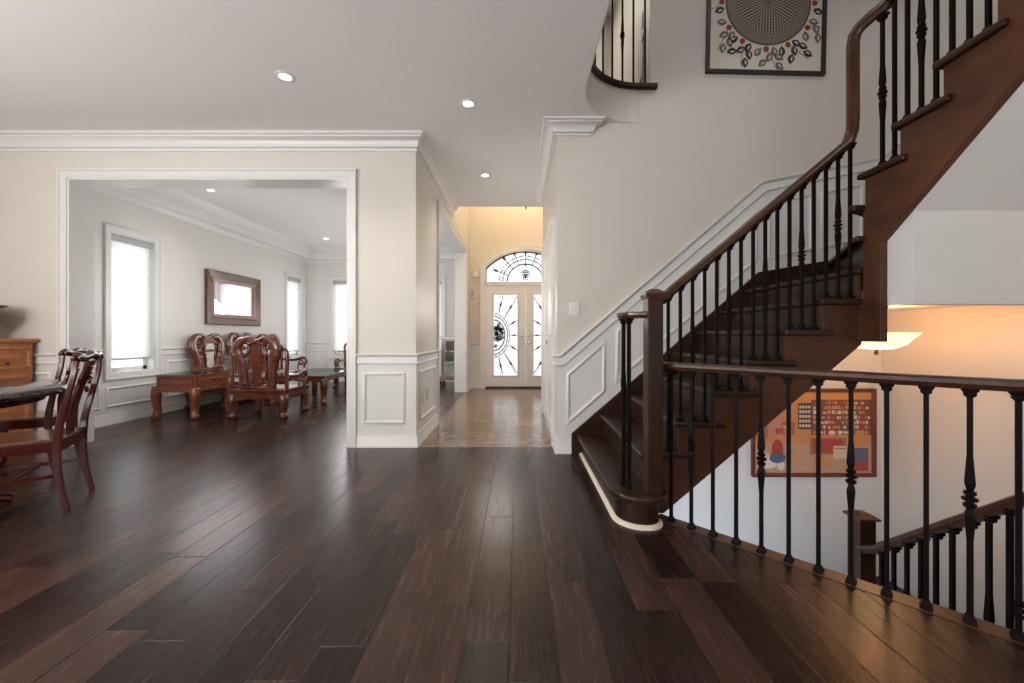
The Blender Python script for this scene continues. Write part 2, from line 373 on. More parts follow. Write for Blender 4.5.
# wall that faces the camera, with the wide opening to the living room
struct('wall_front', slab(MB(), 'y', 3.87, 4.09, -5.3, -0.992, 0, CH, [(-4.38, -1.645, 0, 2.62)]), 'wall')
struct('wall_hall_left', slab(MB(), 'x', -1.19, -0.992, 4.09, 8.15, 0, 5.9, [(4.87+0.075, 7.59, 0, 2.67)]), 'wall')
struct('wall_left', slab(MB(), 'x', -5.16, -4.96, 4.09, 9.5, 0, 3.1, [(4.84, 5.43, 0.62, 2.35), (8.53, 9.13, 0.62, 2.37)]), 'wall_living')
struct('wall_living_far', slab(MB(), 'y', 9.355, 9.555, -4.96, -1.0, 0, 3.1, [(-4.37, -2.83, 0.62, 2.38), (-2.37, -1.78, 0.62, 2.38)]), 'wall_living')
struct('wall_living_right', MB().box(-1.215, -1.191, 7.6, 9.355, 0, 3.1).box(-1.215, -1.191, 4.09, 4.94, 0, 3.1), 'wall_living')
struct('wall_hall_right', MB().box(0.359, 0.48, 3.80, 5.7, 0, CH), 'wall')
struct('wall_foyer_right', MB().box(1.4, 1.5, 3.8, 8.15, 0, 5.9).box(0.48, 1.4, 5.62, 5.7, 0, CH), 'wall')
ac, ar_ = 0.155, 0.83
ap = []
hw, sp_, tp_ = 0.85, 2.49, 2.84
rr = (hw*hw+(tp_-sp_)**2)/(2*(tp_-sp_)); a0 = math.asin(hw/rr)
for i in range(17):
    a = -a0+2*a0*i/16; ap.append((ac+rr*math.sin(a), tp_-rr+rr*math.cos(a)))
struct('wall_foyer_far', MB().prism([(-1.19, 0), (ac-hw, 0)]+ap+[(ac+hw, 0), (1.5, 0), (1.5, 5.9), (-1.19, 5.9)], 8.15, 8.30, 'y'), 'wall')
# dining room side and the room behind the camera
struct('wall_dining_left', MB().box(-5.4, -5.2, -3.6, 3.87, 0, CH), 'wall')
struct('wall_rear', slab(MB(), 'y', -3.7, -3.6, -5.4, 3.5, 0, 5.9), 'wall')
# stairwell
mb = MB().prism([(0.359, 0), (3.5, 0), (3.5, 5.9), (1.216, 5.9), (1.216, 3.37), (0.359, 3.37)], YS, 3.80, 'y')
mb.box(1.216, 1.30, 3.80, 4.05, 3.37, 5.9)
struct('wall_stair_far', mb, 'wall')
struct('wall_basement_far', MB().prism([(0.84, -2.7), (3.45, -2.7), (3.45, 1.31), (2.10, 1.31), (2.10, 1.06), (0.92, 0.03), (0.84, 0.0)], 3.652, 3.8, 'y'), 'wall_basement')
struct('wall_right', MB().box(XR, 3.5, -3.6, YS+0.1, 0, 5.9), 'wall')
struct('wall_basement_right', MB().box(XR, 3.5, 0.9, YS+0.1, -2.7, 0), 'wall')
struct('wall_basement_left', MB().box(0.7, 0.82, 2.3, YS, -2.7, -0.285), 'wall_basement')
struct('wall_basement_near', MB().prism([(0.82, 2.40), (2.0, 1.22), (2.0, 1.05), (3.35, 1.05), (3.35, 0.95), (1.9, 0.95), (1.9, 1.18), (0.75, 2.32)], -2.7, -0.285), 'wall_basement')
# drywall below the upper flight: header over the basement stairs, low ceiling, sloped soffits
mb = MB().prism([(2.13, 1.256), (2.23, 1.256), (2.23, 1.67), (2.13, 1.754)], 2.14, XR, 'x')
mb.prism([(2.13, 1.256), (2.43, 1.262), (2.43, 1.62), (2.285, 1.66), (2.13, 1.79)], 2.1185, 2.14, 'x')
struct('wall_header', mb, 'wall_basement')
struct('ceiling.003', MB().box(2.116, XR, 2.23, YS, 1.305, 1.36), 'wall_basement')
struct('ceiling.004', MB().prism([(2.13, 1.754), (-0.2, 1.754+0.85*2.33), (-0.2, 1.86+0.85*2.33), (2.13, 1.86)], 2.116, XR, 'x'), 'ceiling')
struct('ceiling.005', MB().prism([(0.90, 0.02), (2.12, 1.05), (2.12, 1.30), (2.07, 1.30), (2.07, 1.10), (0.90, 0.10)], 2.47, 3.62, 'y'), 'wall_basement')
# upper landing slab at the head of the flight, the upper hall floor
struct('floor_upper', MB().box(2.05, XR, -3.6, 0.62, 3.05, UF-0.035).box(-2.0, 1.21, 3.80, 6.05, 3.34, UF).box(-2, 0.48, 3.0, 3.8, 3.341, UF).box(-2, 0.48, -3.6, 3.0, 3.341, UF), 'stair')
struct('wall_upper_left', MB().box(-2.1, -2.0, -3.6, 8.1, 3.345, 5.9), 'wall')
fas = [(0.525, -3.6), (0.525, 3.094)]+arc[1:]
mb = MB(); mb.sweep([(x, y, CH-0.001) for x, y in fas], [(0, 0), (0.012, 0), (0.012, UF-CH-0.02), (0, UF-CH-0.02)], (1, 0, 0), (0, 0, 1))
struct('trim_1', mb, 'wall', smooth='auto')

# --- mouldings
crown = [(0, -0.168), (0.016, -0.168), (0.018, -0.150), (0.006, -0.146), (0.008, -0.138), (0.03, -0.132), (0.032, -0.115), (0.04, -0.085), (0.062, -0.058), (0.088, -0.048), (0.088, -0.040), (0.080, -0.038), (0.082, -0.030), (0.106, -0.026), (0.108, -0.004), (0.118, 0), (0, 0)]
mb = MB().sweep([(-5.2, 3.87, CH), (-0.992, 3.87, CH), (-0.992, 6.05, CH)], [(x*0.75, y) for x, y in crown], (0, -1, 0), (0, 0, 1))
mb.sweep([(0.359, 5.7, CH), (0.359, YS, CH), (0.655, YS, CH), (0.655, YS+0.12, CH)], [(x*1.15, y*0.72) for x, y in crown], (-1, 0, 0), (0, 0, 1))
struct('trim_2', mb, 'white', smooth='auto')
mb = MB().sweep([(-4.72, 4.34, 3.10), (-4.72, 9.16, 3.10), (-1.44, 9.16, 3.10), (-1.44, 4.34, 3.10)], [(-0.04, -0.24), (-0.03, -0.20), (-0.03, -0.12), (0.0, -0.09), (0.05, -0.03), (0.06, 0), (-0.04, 0)], (1, 0, 0), (0, 0, 1), closed=True)
mb.sweep([(-4.96, 4.09, 2.845), (-4.96, 9.355, 2.845), (-1.215, 9.355, 2.845)], [(0, -0.06), (0.012, -0.06), (0.03, -0.03), (0.05, 0), (0, 0)], (1, 0, 0), (0, 0, 1))
struct('trim_3', mb, 'white', smooth='auto')
casing = [(0, 0), (0.014, 0.0), (0.018, 0.012), (0.018, 0.055), (0.030, 0.062), (0.030, 0.078), (0, 0.078)]   # (proud of wall, outwards from the opening)
def cased(mb, path, N, U): mb.sweep(path, casing, N, U)
mb = MB(); cased(mb, [(-4.38, 3.87, 0), (-4.38, 3.87, 2.62), (-1.645, 3.87, 2.62), (-1.645, 3.87, 0)], (0, -1, 0), (-1, 0, 0))
mb.box(-4.38, -1.645, 3.865, 4.095, 2.60, 2.62).box(-4.38, -4.36, 3.865, 4.095, 0, 2.60).box(-1.665, -1.645, 3.865, 4.095, 0, 2.60)
struct('trim_4', mb, 'white', smooth='auto')
mb = MB(); cased(mb, [(-0.992, 4.945, 0), (-0.992, 4.945, 2.67), (-0.992, 7.59, 2.67), (-0.992, 7.59, 0)], (1, 0, 0), (0, -1, 0))
mb.box(-1.20, -0.985, 4.945, 7.59, 2.65, 2.67).box(-1.20, -0.985, 4.945, 4.96, 0, 2.65).box(-1.20, -0.985, 7.572, 7.59, 0, 2.65)
struct('trim_5', mb, 'white', smooth='auto')
# chair rails, baseboards, wainscot boards and panel frames
crail = [(0, -0.098), (0.014, -0.098), (0.024, -0.092), (0.014, -0.082), (0.012, -0.028), (0.03, -0.018), (0.036, -0.006), (0.03, 0), (0, 0)]
bboard = [(0, 0), (0.022, 0), (0.022, 0.022), (0.016, 0.03), (0.016, 0.098), (0.010, 0.11), (0.012, 0.125), (0, 0.132)]
pm = [(0, -0.016), (0.008, -0.016), (0.016, -0.006), (0.012, 0.008), (0.006, 0.016), (0, 0.016)]
CR = 0.907
trimn = [5]
def runs(path, N, rail=True, base=True):
    if rail: struct('trim_%d' % nx(), MB().sweep([(x, y, CR) for x, y in path], crail, N, (0, 0, 1)), 'white', smooth='auto')
    if base: struct('baseboard_%s' % base, MB().sweep([(x, y, 0) for x, y in path], bboard, N, (0, 0, 1)), 'white', smooth='auto')
def nx(): trimn[0] += 1; return trimn[0]
runs([(-1.567, 3.87), (-0.992, 3.87), (-0.992, 4.867)], (0, -1, 0), base='pillar')
runs([(-5.2, 3.87), (-4.458, 3.87)], (0, -1, 0), base='dining')
runs([(-0.992, 7.67), (-0.992, 8.15), (-0.785, 8.15)], (1, 0, 0), base='foyer')
struct('baseboard_left', MB().sweep([(-4.96, 4.1, 0), (-4.96, 9.355, 0), (-1.215, 9.355, 0)], bboard, (1, 0, 0), (0, 0, 1)), 'white', smooth='auto')
for pth, N in (([(-4.96, 4.1), (-4.96, 4.76)], (1, 0, 0)), ([(-4.96, 5.51), (-4.96, 8.45)], (1, 0, 0)), ([(-4.96, 9.21), (-4.96, 9.355), (-4.45, 9.355)], (1, 0, 0)), ([(-2.75, 9.355), (-2.45, 9.355)], (0, -1, 0)), ([(-1.70, 9.355), (-1.215, 9.355)], (0, -1, 0))):
    runs(pth, N, base=False)
mb = MB()
mb.box(-1.645, -0.992, 3.866, 3.87, 0, CR-0.01).box(-0.992, -0.988, 3.866, 4.87, 0, CR-0.01).box(-5.2, -4.40, 3.866, 3.87, 0, CR-0.01)
mb.box(-0.992, -0.988, 7.6, 8.15, 0, CR-0.01).box(-0.99, -0.72, 8.146, 8.15, 0, CR-0.01)
mb.prism([(0.359, 0), (3.35, 0.5), (3.35, 2.72), (3.17, 2.68), (2.23, 2.49), (0.386, CR-0.01), (0.359, CR-0.01)], 3.659, YS, 'y')
mb.box(-4.96, -4.956, 4.1, 9.35, 0, 0.56).box(-4.96, -4.956, 5.5, 8.46, 0.56, CR-0.01).box(-4.96, -1.22, 9.351, 9.355, 0, 0.56)
for a, b in ((-4.95, -4.46), (-2.74, -2.46), (-1.69, -1.22)): mb.box(a, b, 9.351, 9.355, 0.56, CR-0.01)
struct('trim_%d' % nx(), mb, 'white')
def panel(mb, pts, N): # closed moulding rectangle
    P = [Vector(p) for p in pts]; U = (P[1]-P[0]).cross(Vector(N)); mb.sweep(pts, pm, N, U, closed=True)
mb = MB()
panel(mb, [(-1.49, 3.866, 0.24), (-1.11, 3.866, 0.24), (-1.11, 3.866, 0.715), (-1.49, 3.866, 0.715)], (0, -1, 0))
panel(mb, [(-0.988, 4.0, 0.24), (-0.988, 4.72, 0.24), (-0.988, 4.72, 0.715), (-0.988, 4.0, 0.715)], (1, 0, 0))
panel(mb, [(-5.15, 3.866, 0.24), (-4.55, 3.866, 0.24), (-4.55, 3.866, 0.715), (-5.15, 3.866, 0.715)], (0, -1, 0))
for a, b, c, d in ((4.2, 4.70, 0.22, 0.715), (4.80, 5.47, 0.22, 0.44), (5.62, 6.9, 0.22, 0.715), (7.0, 8.36, 0.22, 0.715), (8.5, 9.16, 0.22, 0.44)):
    panel(mb, [(-4.956, a, c), (-4.956, b, c), (-4.956, b, d), (-4.956, a, d)], (1, 0, 0))
for a, b, c, d in ((-4.88, -4.52, 0.22, 0.715), (-4.38, -2.82, 0.22, 0.44), (-2.36, -1.78, 0.22, 0.44)):
    panel(mb, [(a, 9.351, c), (b, 9.351, c), (b, 9.351, d), (a, 9.351, d)], (0, -1, 0))
# raked panels above the stair skirt
def rk(x): return CR+0.863*(x-0.386)
for a, b in ((0.457, 0.79), (0.912, 1.70), (1.83, 2.185)):
    panel(mb, [(a, 3.659, rk(a)-0.68), (b, 3.659, rk(b)-0.68), (b, 3.659, rk(b)-0.24), (a, 3.659, rk(a)-0.24)], (0, -1, 0))
for a, b in ((2.30, 2.69), (2.79, 3.16)):
    panel(mb, [(a, 3.659, 1.80+0.2*(a-2.3)), (b, 3.659, 1.80+0.2*(b-2.3)), (b, 3.659, 2.30+0.2*(b-2.3)), (a, 3.659, 2.30+0.2*(a-2.3))], (0, -1, 0))
struct('trim_%d' % nx(), mb, 'white', smooth='auto')
mb = MB().sweep([(0.359, 3.90, CR), (0.359, YS, CR), (0.386, YS, CR), (2.23, YS, rk(2.23)), (XR, YS, 2.725), (XR, 2.41, 3.1), (XR, 1.2, 4.13)], crail, (-1, 0, 0), (0, 0, 1))
struct('trim_%d' % nx(), mb, 'white', smooth='auto')
struct('baseboard_stair', MB().sweep([(0.359, 3.90, 0), (0.359, YS, 0), (0.488, YS, 0)], bboard, (-1, 0, 0), (0, 0, 1)), 'white', smooth='auto')
# corner bead, white face of the hall closet wall
# --- windows
def window(n, axis, c, a, b, z0, z1, mull=(), cass=0.09, side=1, drop=0.0):
    # axis 'x': wall plane x=c facing +x, spans a..b in y ; axis 'y': wall plane y=c facing -y, spans a..b in x
    def bx(mb, u0, u1, d0, d1, za, zb): # d = depth into the wall
        if axis == 'x': mb.box(c-d1, c-d0, u0, u1, za, zb)
        else: mb.box(u0, u1, c+d0, c+d1, za, zb)
        return mb
    N = (1, 0, 0) if axis == 'x' else (0, -1, 0)
    P = (lambda u, z: (c, u, z)) if axis == 'x' else (lambda u, z: (u, c, z))
    mb = MB(); mb.sweep([P(a, z0), P(a, z1), P(b, z1), P(b, z0)], casing, N, (0, -1, 0) if axis == 'x' else (-1, 0, 0), closed=True)
    for u0, u1, za, zb in ((a, a+0.012, z0, z1), (b-0.012, b, z0, z1), (a, b, z1-0.012, z1), (a, b, z0, z0+0.012)): bx(mb, u0, u1, -0.002, 0.16, za, zb)
    o = struct('window_%d' % n, mb, 'white', smooth='auto')
    f = MB(); es = [a+0.012]+[m-0.02 for m in mull]+[b-0.012]; 
    st = [a+0.012]+[m for m in mull]+[b-0.012]
    for u0, u1 in zip(st, st[1:]):
        for q in ((u0, u0+0.045, z0+0.012, z1-0.012), (u1-0.045, u1, z0+0.012, z1-0.012)): bx(f, q[0], q[1], 0.10, 0.15, q[2], q[3])
        bx(f, u0, u1, 0.10, 0.15, z0+0.012, z0+0.06); bx(f, u0, u1, 0.10, 0.15, z1-0.06, z1-0.012)
    obj('window_frame', f, 'white', o)
    obj('pane', bx(MB(), a+0.02, b-0.02, 0.122, 0.128, z0+0.02, z1-0.02), 'glass', o)
    k = MB(); bx(k, a+0.05, a+0.19, 0.075, 0.10, z0+0.03, z0+0.05); bx(k, a+0.10, a+0.20, 0.06, 0.085, z0+0.05, z0+0.062)
    obj('crank_handle', k, 'white', o)
    s = bx(MB(), a+0.02, b-0.02, 0.055, 0.0565, z0+drop, z1-0.07); obj('shade', s, 'shade', o)
    obj('shade_cassette', bx(MB(), a+0.014, b-0.014, 0.02, 0.09, z1-cass, z1-0.013), 'greyfabric', o)
    obj('shade_hem_bar', bx(MB(), a+0.02, b-0.02, 0.045, 0.066, z0+drop-0.018, z0+drop+0.006), 'greyfabric', o)
window(1, 'x', -4.96, 4.84, 5.43, 0.62, 2.35, drop=0.17)
window(2, 'x', -4.96, 8.53, 9.13, 0.62, 2.37, drop=0.12)
window(3, 'y', 9.355, -4.37, -2.83, 0.62, 2.38, mull=(-3.6,), drop=0.10)
window(4, 'y', 9.355, -2.37, -1.78, 0.62, 2.38, drop=0.10)
# --- entry doors with arched transom
mb = MB()
cx0, cx1 = ac-hw, ac+hw
mb.sweep([(cx0, 8.15, 0)]+[(x, 8.15, z) for x, z in ap]+[(cx1, 8.15, 0)], [(0, 0), (0.02, 0), (0.022, 0.06), (0.034, 0.066), (0.034, 0.08), (0, 0.08)], (0, -1, 0), (-1, 0, 0))
mb.sweep([(cx0, 8.20, 0)]+[(x, 8.20, z) for x, z in ap]+[(cx1, 8.20, 0)], [(-0.05, 0), (0.05, 0), (0.05, -0.035), (-0.05, -0.035)], (0, -1, 0), (-1, 0, 0))
mb.box(cx0, cx1, 8.15, 8.25, 2.112, 2.165)
o = struct('trim_%d' % nx(), mb, 'doorwhite', smooth='auto')
struct('trim_%d' % nx(), MB().box(cx0+0.03, cx1-0.03, 8.13, 8.28, 0, 0.032), 'asphalt')
win = struct('window_5', MB().sweep([(cx0+0.035, 8.20, 2.165)]+[(ac+(x-ac)*0.955, 8.20, z-0.04) for x, z in ap]+[(cx1-0.035, 8.20, 2.165)], [(-0.02, -0.012), (0.02, -0.012), (0.02, 0.012), (-0.02, 0.012)], (0, -1, 0), (-1, 0, 0), closed=True), 'black')
obj('pane', MB().prism([(cx0+0.04, 2.17)]+[(ac+(x-ac)*0.95, z-0.04) for x, z in ap]+[(cx1-0.04, 2.17)], 8.203, 8.209, 'y'), 'frost', win)
def arcpts(cx, cz, r, a0, a1, y, n=20): return [(cx+r*math.cos(math.radians(a0+(a1-a0)*i/n)), y, cz+r*math.sin(math.radians(a0+(a1-a0)*i/n))) for i in range(n+1)]
mb = MB(); Y = 8.192
for r, th in ((0.38, 0.009), (0.47, 0.006), (0.55, 0.004)): mb.tube(arcpts(ac, 2.17, r, 3, 177, Y), th*1.4, 5)
for a in range(10, 180, 18): 
    p = (ac+0.51*math.cos(math.radians(a)), Y, 2.17+0.51*math.sin(math.radians(a))); mb.tube(arcpts(p[0], p[2], 0.032, 0, 340, Y, 10), 0.0045, 4)
for a in (22, 48, 69, 90, 111, 132, 158):
    c, s_ = math.cos(math.radians(a)), math.sin(math.radians(a)); r1 = 0.57; r2 = min(0.665/max(abs(s_), .01), 0.80/max(abs(c), .01), 0.80)
    if abs(a-90) > 30: r2 = min(r2, 0.74)
    mb.tube([(ac+c*0.38, Y, 2.17+s_*0.38), (ac+c*r2, Y, 2.17+s_*r2)], 0.007, 4)
    q = (r1+r2)/2; mb.tube([(ac+c*(q-0.07), Y, 2.17+s_*(q-0.07)), (ac+c*q, Y, 2.17+s_*q), (ac+c*(q+0.07), Y, 2.17+s_*(q+0.07))], [0.006, 0.022, 0.006], 6)
    for d in (-7, 7):
        c2, s2 = math.cos(math.radians(a+d)), math.sin(math.radians(a+d)); mb.tube([(ac+c2*0.56, Y, 2.17+s2*0.56), (ac+c*r2*0.98, Y, 2.17+s_*r2*0.98)], 0.0025, 4)
for k in range(4):
    for sx in (-1, 1): mb.tube([(ac, Y, 2.43-k*0.045), (ac+sx*0.05, Y, 2.40-k*0.03), (ac+sx*(0.13-0.03*k), Y, 2.36-k*0.03)], [0.014, 0.010, 0.004], 5)
mb.tube(arcpts(ac, 2.27, 0.05, 0, 345, Y, 12), 0.008, 5); mb.ball((ac, Y, 2.27), 0.025, (1, .3, 1)); mb.ball((ac, Y, 2.53), 0.022, (1, .3, 1))
obj('iron_tracery', mb, 'iron', win, smooth=True)
def entry_door(n, x0, x1, flip):
    mb = MB(); a, b, z0, z1 = x0+0.155, x1-0.155, 0.25, 1.925
    mb.box(x0, a, 8.17, 8.215, 0.035, 2.108).box(b, x1, 8.17, 8.215, 0.035, 2.108).box(a, b, 8.17, 8.215, 0.035, z0).box(a, b, 8.17, 8.215, z1, 2.108)
    mb.sweep([(a, 8.17, z0), (a, 8.17, z1), (b, 8.17, z1), (b, 8.17, z0)], [(0, -0.01), (0.014, -0.01), (0.016, 0.008), (0, 0.022)], (0, -1, 0), (-1, 0, 0), closed=True)
    d = struct('door_%d' % n, mb, 'doorwhite', smooth='auto')
    obj('glass_panel', MB().box(a, b, 8.195, 8.203, z0, z1), 'frost', d)
    g = MB(); Y = 8.188; cx = a if not flip else b; s_ = 1 if not flip else -1; cz = 1.085
    def AR(r, th, half=86): g.tube([(cx+s_*r*math.cos(math.radians(q)), Y, cz+r*1.35*math.sin(math.radians(q))) for q in [(-half+2*half*i/20) for i in range(21)]], th, 5)
    for r, th in ((0.235, 0.012), (0.29, 0.009), (0.335, 0.007)): AR(r, th)
    for q in range(-80, 81, 16):
        x_, z_ = cx+s_*0.312*math.cos(math.radians(q)), cz+0.312*1.35*math.sin(math.radians(q)); g.tube(arcpts(x_, z_, 0.022, 0, 330, Y, 8), 0.004, 4)
    rnd = random.Random(3)
    for i in range(30):
        q = rnd.uniform(-75, 75); r = rnd.uniform(0.05, 0.19); px_, pz_ = cx+s_*r*math.cos(math.radians(q)), cz+r*1.35*math.sin(math.radians(q))
        g.tube([(px_+0.035*(1-k/14)*math.cos(k*0.75+i), Y, pz_+0.045*(1-k/14)*math.sin(k*0.75+i)) for k in range(12)], 0.011, 5)
    for q in (-72, -50, -25, 0, 25, 50, 72):
        c, sn = math.cos(math.radians(q)), math.sin(math.radians(q)); r0 = 0.35; r1 = min((b-a-0.01)/max(c, .01), (z1-cz-0.03)/max(abs(sn)*1.35, .01))
        if r1 < r0+0.05: continue
        f = lambda r: (cx+s_*r*c, Y, cz+r*1.35*sn)
        g.tube([f(r0), f(r1)], 0.0075, 4); m_ = (r0+r1)/2; g.tube([f(m_-0.05), f(m_), f(m_+0.05)], [0.006, 0.02, 0.006], 6)
        if abs(q) > 20: g.tube([f(r0), (f(r1)[0]-s_*0.05, Y, f(r1)[2])], 0.003, 4)
    obj('iron_tracery', g, 'iron', d, smooth=True)
    return d
d1 = entry_door(1, ac-0.815, ac-0.001, False); d2 = entry_door(2, ac+0.001, ac+0.815, True)
for d, x in ((d1, ac-0.075), (d2, ac+0.075)):
    k = MB().lathe((x, 8.17, 0.93), [(0.03, 0), (0.03, 0.008), (0.012, 0.012), (0.012, 0.04), (0.027, 0.05), (0.03, 0.065), (0.02, 0.078), (0, 0.08)], 14, 'y'); obj('door_knob', k, 'steel', d, smooth='auto')
    k = MB().lathe((x, 8.17, 1.07), [(0.028, 0), (0.028, 0.012), (0.015, 0.018), (0, 0.018)], 14, 'y'); obj('deadbolt', k, 'steel', d, smooth='auto')
hn = MB()
for z in (0.25, 1.05, 1.85): hn.box(ac-0.825, ac-0.812, 8.155, 8.172, z-0.05, z+0.05)
obj('hinge', hn, 'steel', d1)
# closet doors in the right hall wall
mb = MB(); mb.sweep([(0.359, 3.98, 0), (0.359, 3.98, 2.16), (0.359, 5.55, 2.16), (0.359, 5.55, 0)], casing, (-1, 0, 0), (0, -1, 0))
struct('trim_%d' % nx(), mb, 'white', smooth='auto')
def closet(n, y0, y1, hy):
    mb = MB().box(0.348, 0.358, y0, y1, 0.01, 2.15)
    for z0, z1 in ((0.16, 0.95), (1.10, 2.02)):
        mb.sweep([(0.348, y0+0.12, z0), (0.348, y0+0.12, z1), (0.348, y1-0.12, z1), (0.348, y1-0.12, z0)], [(0, -0.015), (0.008, -0.01), (0.008, 0.01), (0, 0.015)], (-1, 0, 0), (0, -1, 0), closed=True)
    d = struct('door_%d' % n, mb, 'white', smooth='auto')
    h = MB().lathe((0.348, hy, 1.0), [(0.026, 0), (0.026, -0.008), (0.01, -0.012), (0.01, -0.05), (0, -0.05)], 12, 'x'); h.tube([(0.302, hy, 1.0), (0.300, hy+(0.11 if hy < (y0+y1)/2 else -0.11), 1.0)], 0.009, 8)
    obj('door_lever', h, 'steel', d, smooth='auto')
closet(3, 3.99, 4.76, 4.70); closet(4, 4.765, 5.54, 4.83)
# outside: pavement in front of the house
struct('floor_outside', MB().box(-15, 15, 8.35, 40, -0.3, -0.12).box(-25, -5.4, -5, 40, -0.3, -0.12), 'concrete')
# ------------------------------------------------------------------ stairs
def railprof(wd=0.031, h=0.045): return [(-wd*0.6, -h), (wd*0.6, -h), (wd*0.75, -h*0.75), (wd, -h*0.55), (wd, -h*0.22), (wd*0.6, -0.002), (0, 0.0), (-wd*0.6, -0.002), (-wd, -h*0.22), (-wd, -h*0.55), (-wd*0.75, -h*0.75)]
def iron_bar(parent, x, y, z0, z1, rot=0.0, knuckle=None, spikes=None, cap=True, size=0.0082, sw=1.5):
    """square wrought iron bar; knuckle = height of the collar above z0"""
    mb = MB(); mb.T = Matrix.Translation((x, y, 0)) @ Matrix.Rotation(rot, 4, 'Z')
    def sq(z, r): return [(-r, -r, z), (r, -r, z), (r, r, z), (-r, r, z)]
    rs = [sq(z0, size)]
    if knuckle is not None:
        k = z0+knuckle
        rs += [sq(k-0.17, size), sq(k-0.06, size*sw), sq(k-0.035, size*1.1), sq(k+0.035, size*1.1), sq(k+0.06, size*sw), sq(k+0.17, size)]
    rs.append(sq(z1, size)); mb.rings(rs)
    if knuckle is not None:
        mb.lathe((0, 0, z0+knuckle), [(0.010, -0.034), (0.019, -0.028), (0.019, -0.016), (0.012, -0.012), (0.012, -0.007), (0.023, -0.003), (0.023, 0.007), (0.012, 0.011), (0.012, 0.015), (0.018, 0.019), (0.018, 0.03), (0.010, 0.034)], 8)
    if spikes is not None:
        for dz in (-0.02, 0, 0.02):
            for q in range(6):
                a = q*PI/3+dz*20; mb.tube([(0.006*math.cos(a), 0.006*math.sin(a), z0+spikes+dz), (0.03*math.cos(a), 0.03*math.sin(a), z0+spikes+dz+0.012)], [0.006, 0.0015], 4)
    b = obj('baluster', mb, 'iron', parent)
    s = MB(); s.T = mb.T
    def sh(z, r, dz): s.rings([sq(z, r), sq(z+dz*0.3, r), sq(z+dz*0.55, r*0.78), sq(z+dz, r*0.62)])
    sh(z0, 0.019, 0.028); obj('base_shoe', s, 'iron', b)
    if cap:
        s = MB(); s.T = mb.T; s.rings([sq(z1-0.035, 0.010), sq(z1-0.028, 0.017), sq(z1-0.016, 0.017), sq(z1-0.012, 0.022), sq(z1, 0.024)]); obj('top_collar', s, 'iron', b)
    return b
S = thing('staircase', 'dark walnut L-shaped staircase with winders and black iron balusters rising to the upper floor', 'staircase', (0, 0, 0))
YN = 2.395                                                     # open-side nosing of the lower flight
TH = 0.036
YW = 3.624
# bullnose starting step
def offs(d):
    r = 0.19-d
    c1 = (0.535+0.19, 2.19+0.19); c2 = (0.862-0.13, 2.19+0.13); r2 = 0.13-d
    p = [(0.535+d, YW)]
    p += [(c1[0]+r*math.cos(a), c1[1]+r*math.sin(a)) for a in [PI+PI/2*i/8 for i in range(9)]]
    p += [(c2[0]+r2*math.cos(a), c2[1]+r2*math.sin(a)) for a in [-PI/2+PI/2*i/6 for i in range(7)]]
    p += [(0.862-d, 2.43), (0.80, 2.43), (0.80, YW)]
    return p
obj('tread', MB().prism(offs(0), R_-TH, R_), 'stair', S, bevel=0.012, seg=3)
obj('riser', MB().prism(offs(0.045), 0, R_-TH), 'stair', S)
sp = offs(0.045)[:-3]
obj('shoe_moulding', MB().sweep([(x, y, 0) for x, y in sp], [(0, 0), (0.022, 0), (0.02, 0.012), (0.012, 0.02), (0, 0.022)], (-1, 0, 0), (0, 0, 1)), 'cream', S, smooth='auto', label='cream painted shoe moulding around the first step')
for n in range(2, 8):
    x = NX+RUN*(n-1)
    obj('tread', MB().prism([(x, YN), (x+0.295, YN), (x+0.295, YN+0.035), (x+RUN+0.03, YN+0.035), (x+RUN+0.03, YW), (x, YW)], R_*n-TH, R_*n), 'stair', S, bevel=0.012, seg=3)
for n in range(2, 9):
    x = NX+RUN*(n-1)+0.03
    obj('riser', MB().box(x, x+0.018, 2.471, YW, R_*(n-1), R_*n-TH), 'stair', S)
XW = 3.33
wt = {8: [(PX-0.01, YN), (PX-0.01, YW), (2.80, YW), (PX+0.03, YN)],
      9: [(PX-0.035, PY-0.03), (PX-0.02, PY+0.02), (2.74, YW), (XW, YW), (XW, 3.10), (PX+0.02, PY-0.04)],
      10: [(PX-0.045, PY-0.02), (PX-0.045, PY+0.025), (XW, 3.17), (XW, 2.38), (PX, 2.38)]}
for n, p in wt.items(): obj('tread', MB().prism(p, R_*n-TH, R_*n), 'stair', S, bevel=0.012, seg=3)
def ray_riser(n, q):
    d = Vector((math.sin(q), math.cos(q))); nn = Vector((d.y, -d.x)); L = 1.40 if n == 9 else 1.47
    a = Vector((PX, PY))+nn*0.03; b = a+nn*0.018
    if n == 9: pb = [(a.x, a.y), ((a+d*1.37).x, YW), ((b+d*1.37).x, YW), (b.x, b.y)]
    else: pb = [(a.x, a.y), (XW, a.y+d.y/d.x*(XW-a.x)), (XW, b.y+d.y/d.x*(XW-b.x)), (b.x, b.y)]
    obj('riser', MB().prism(pb, R_*(n-1), R_*n-TH), 'stair', S)
ray_riser(9, math.radians(30)); ray_riser(10, math.radians(60))
for n in range(11, 19):
    y = PY-RUN*(n-11)
    L = RUN+0.03 if n < 18 else 0.30
    obj('tread', MB().prism([(2.045, y), (XW, y), (XW, y-L), (2.08, y-L), (2.08, y-0.295), (2.045, y-0.295)], R_*n-TH, R_*n), 'stair', S, bevel=0.012, seg=3)
    obj('riser', MB().box(2.10, XW, y-0.048, y-0.03, R_*(n-1), R_*n-TH), 'stair', S)
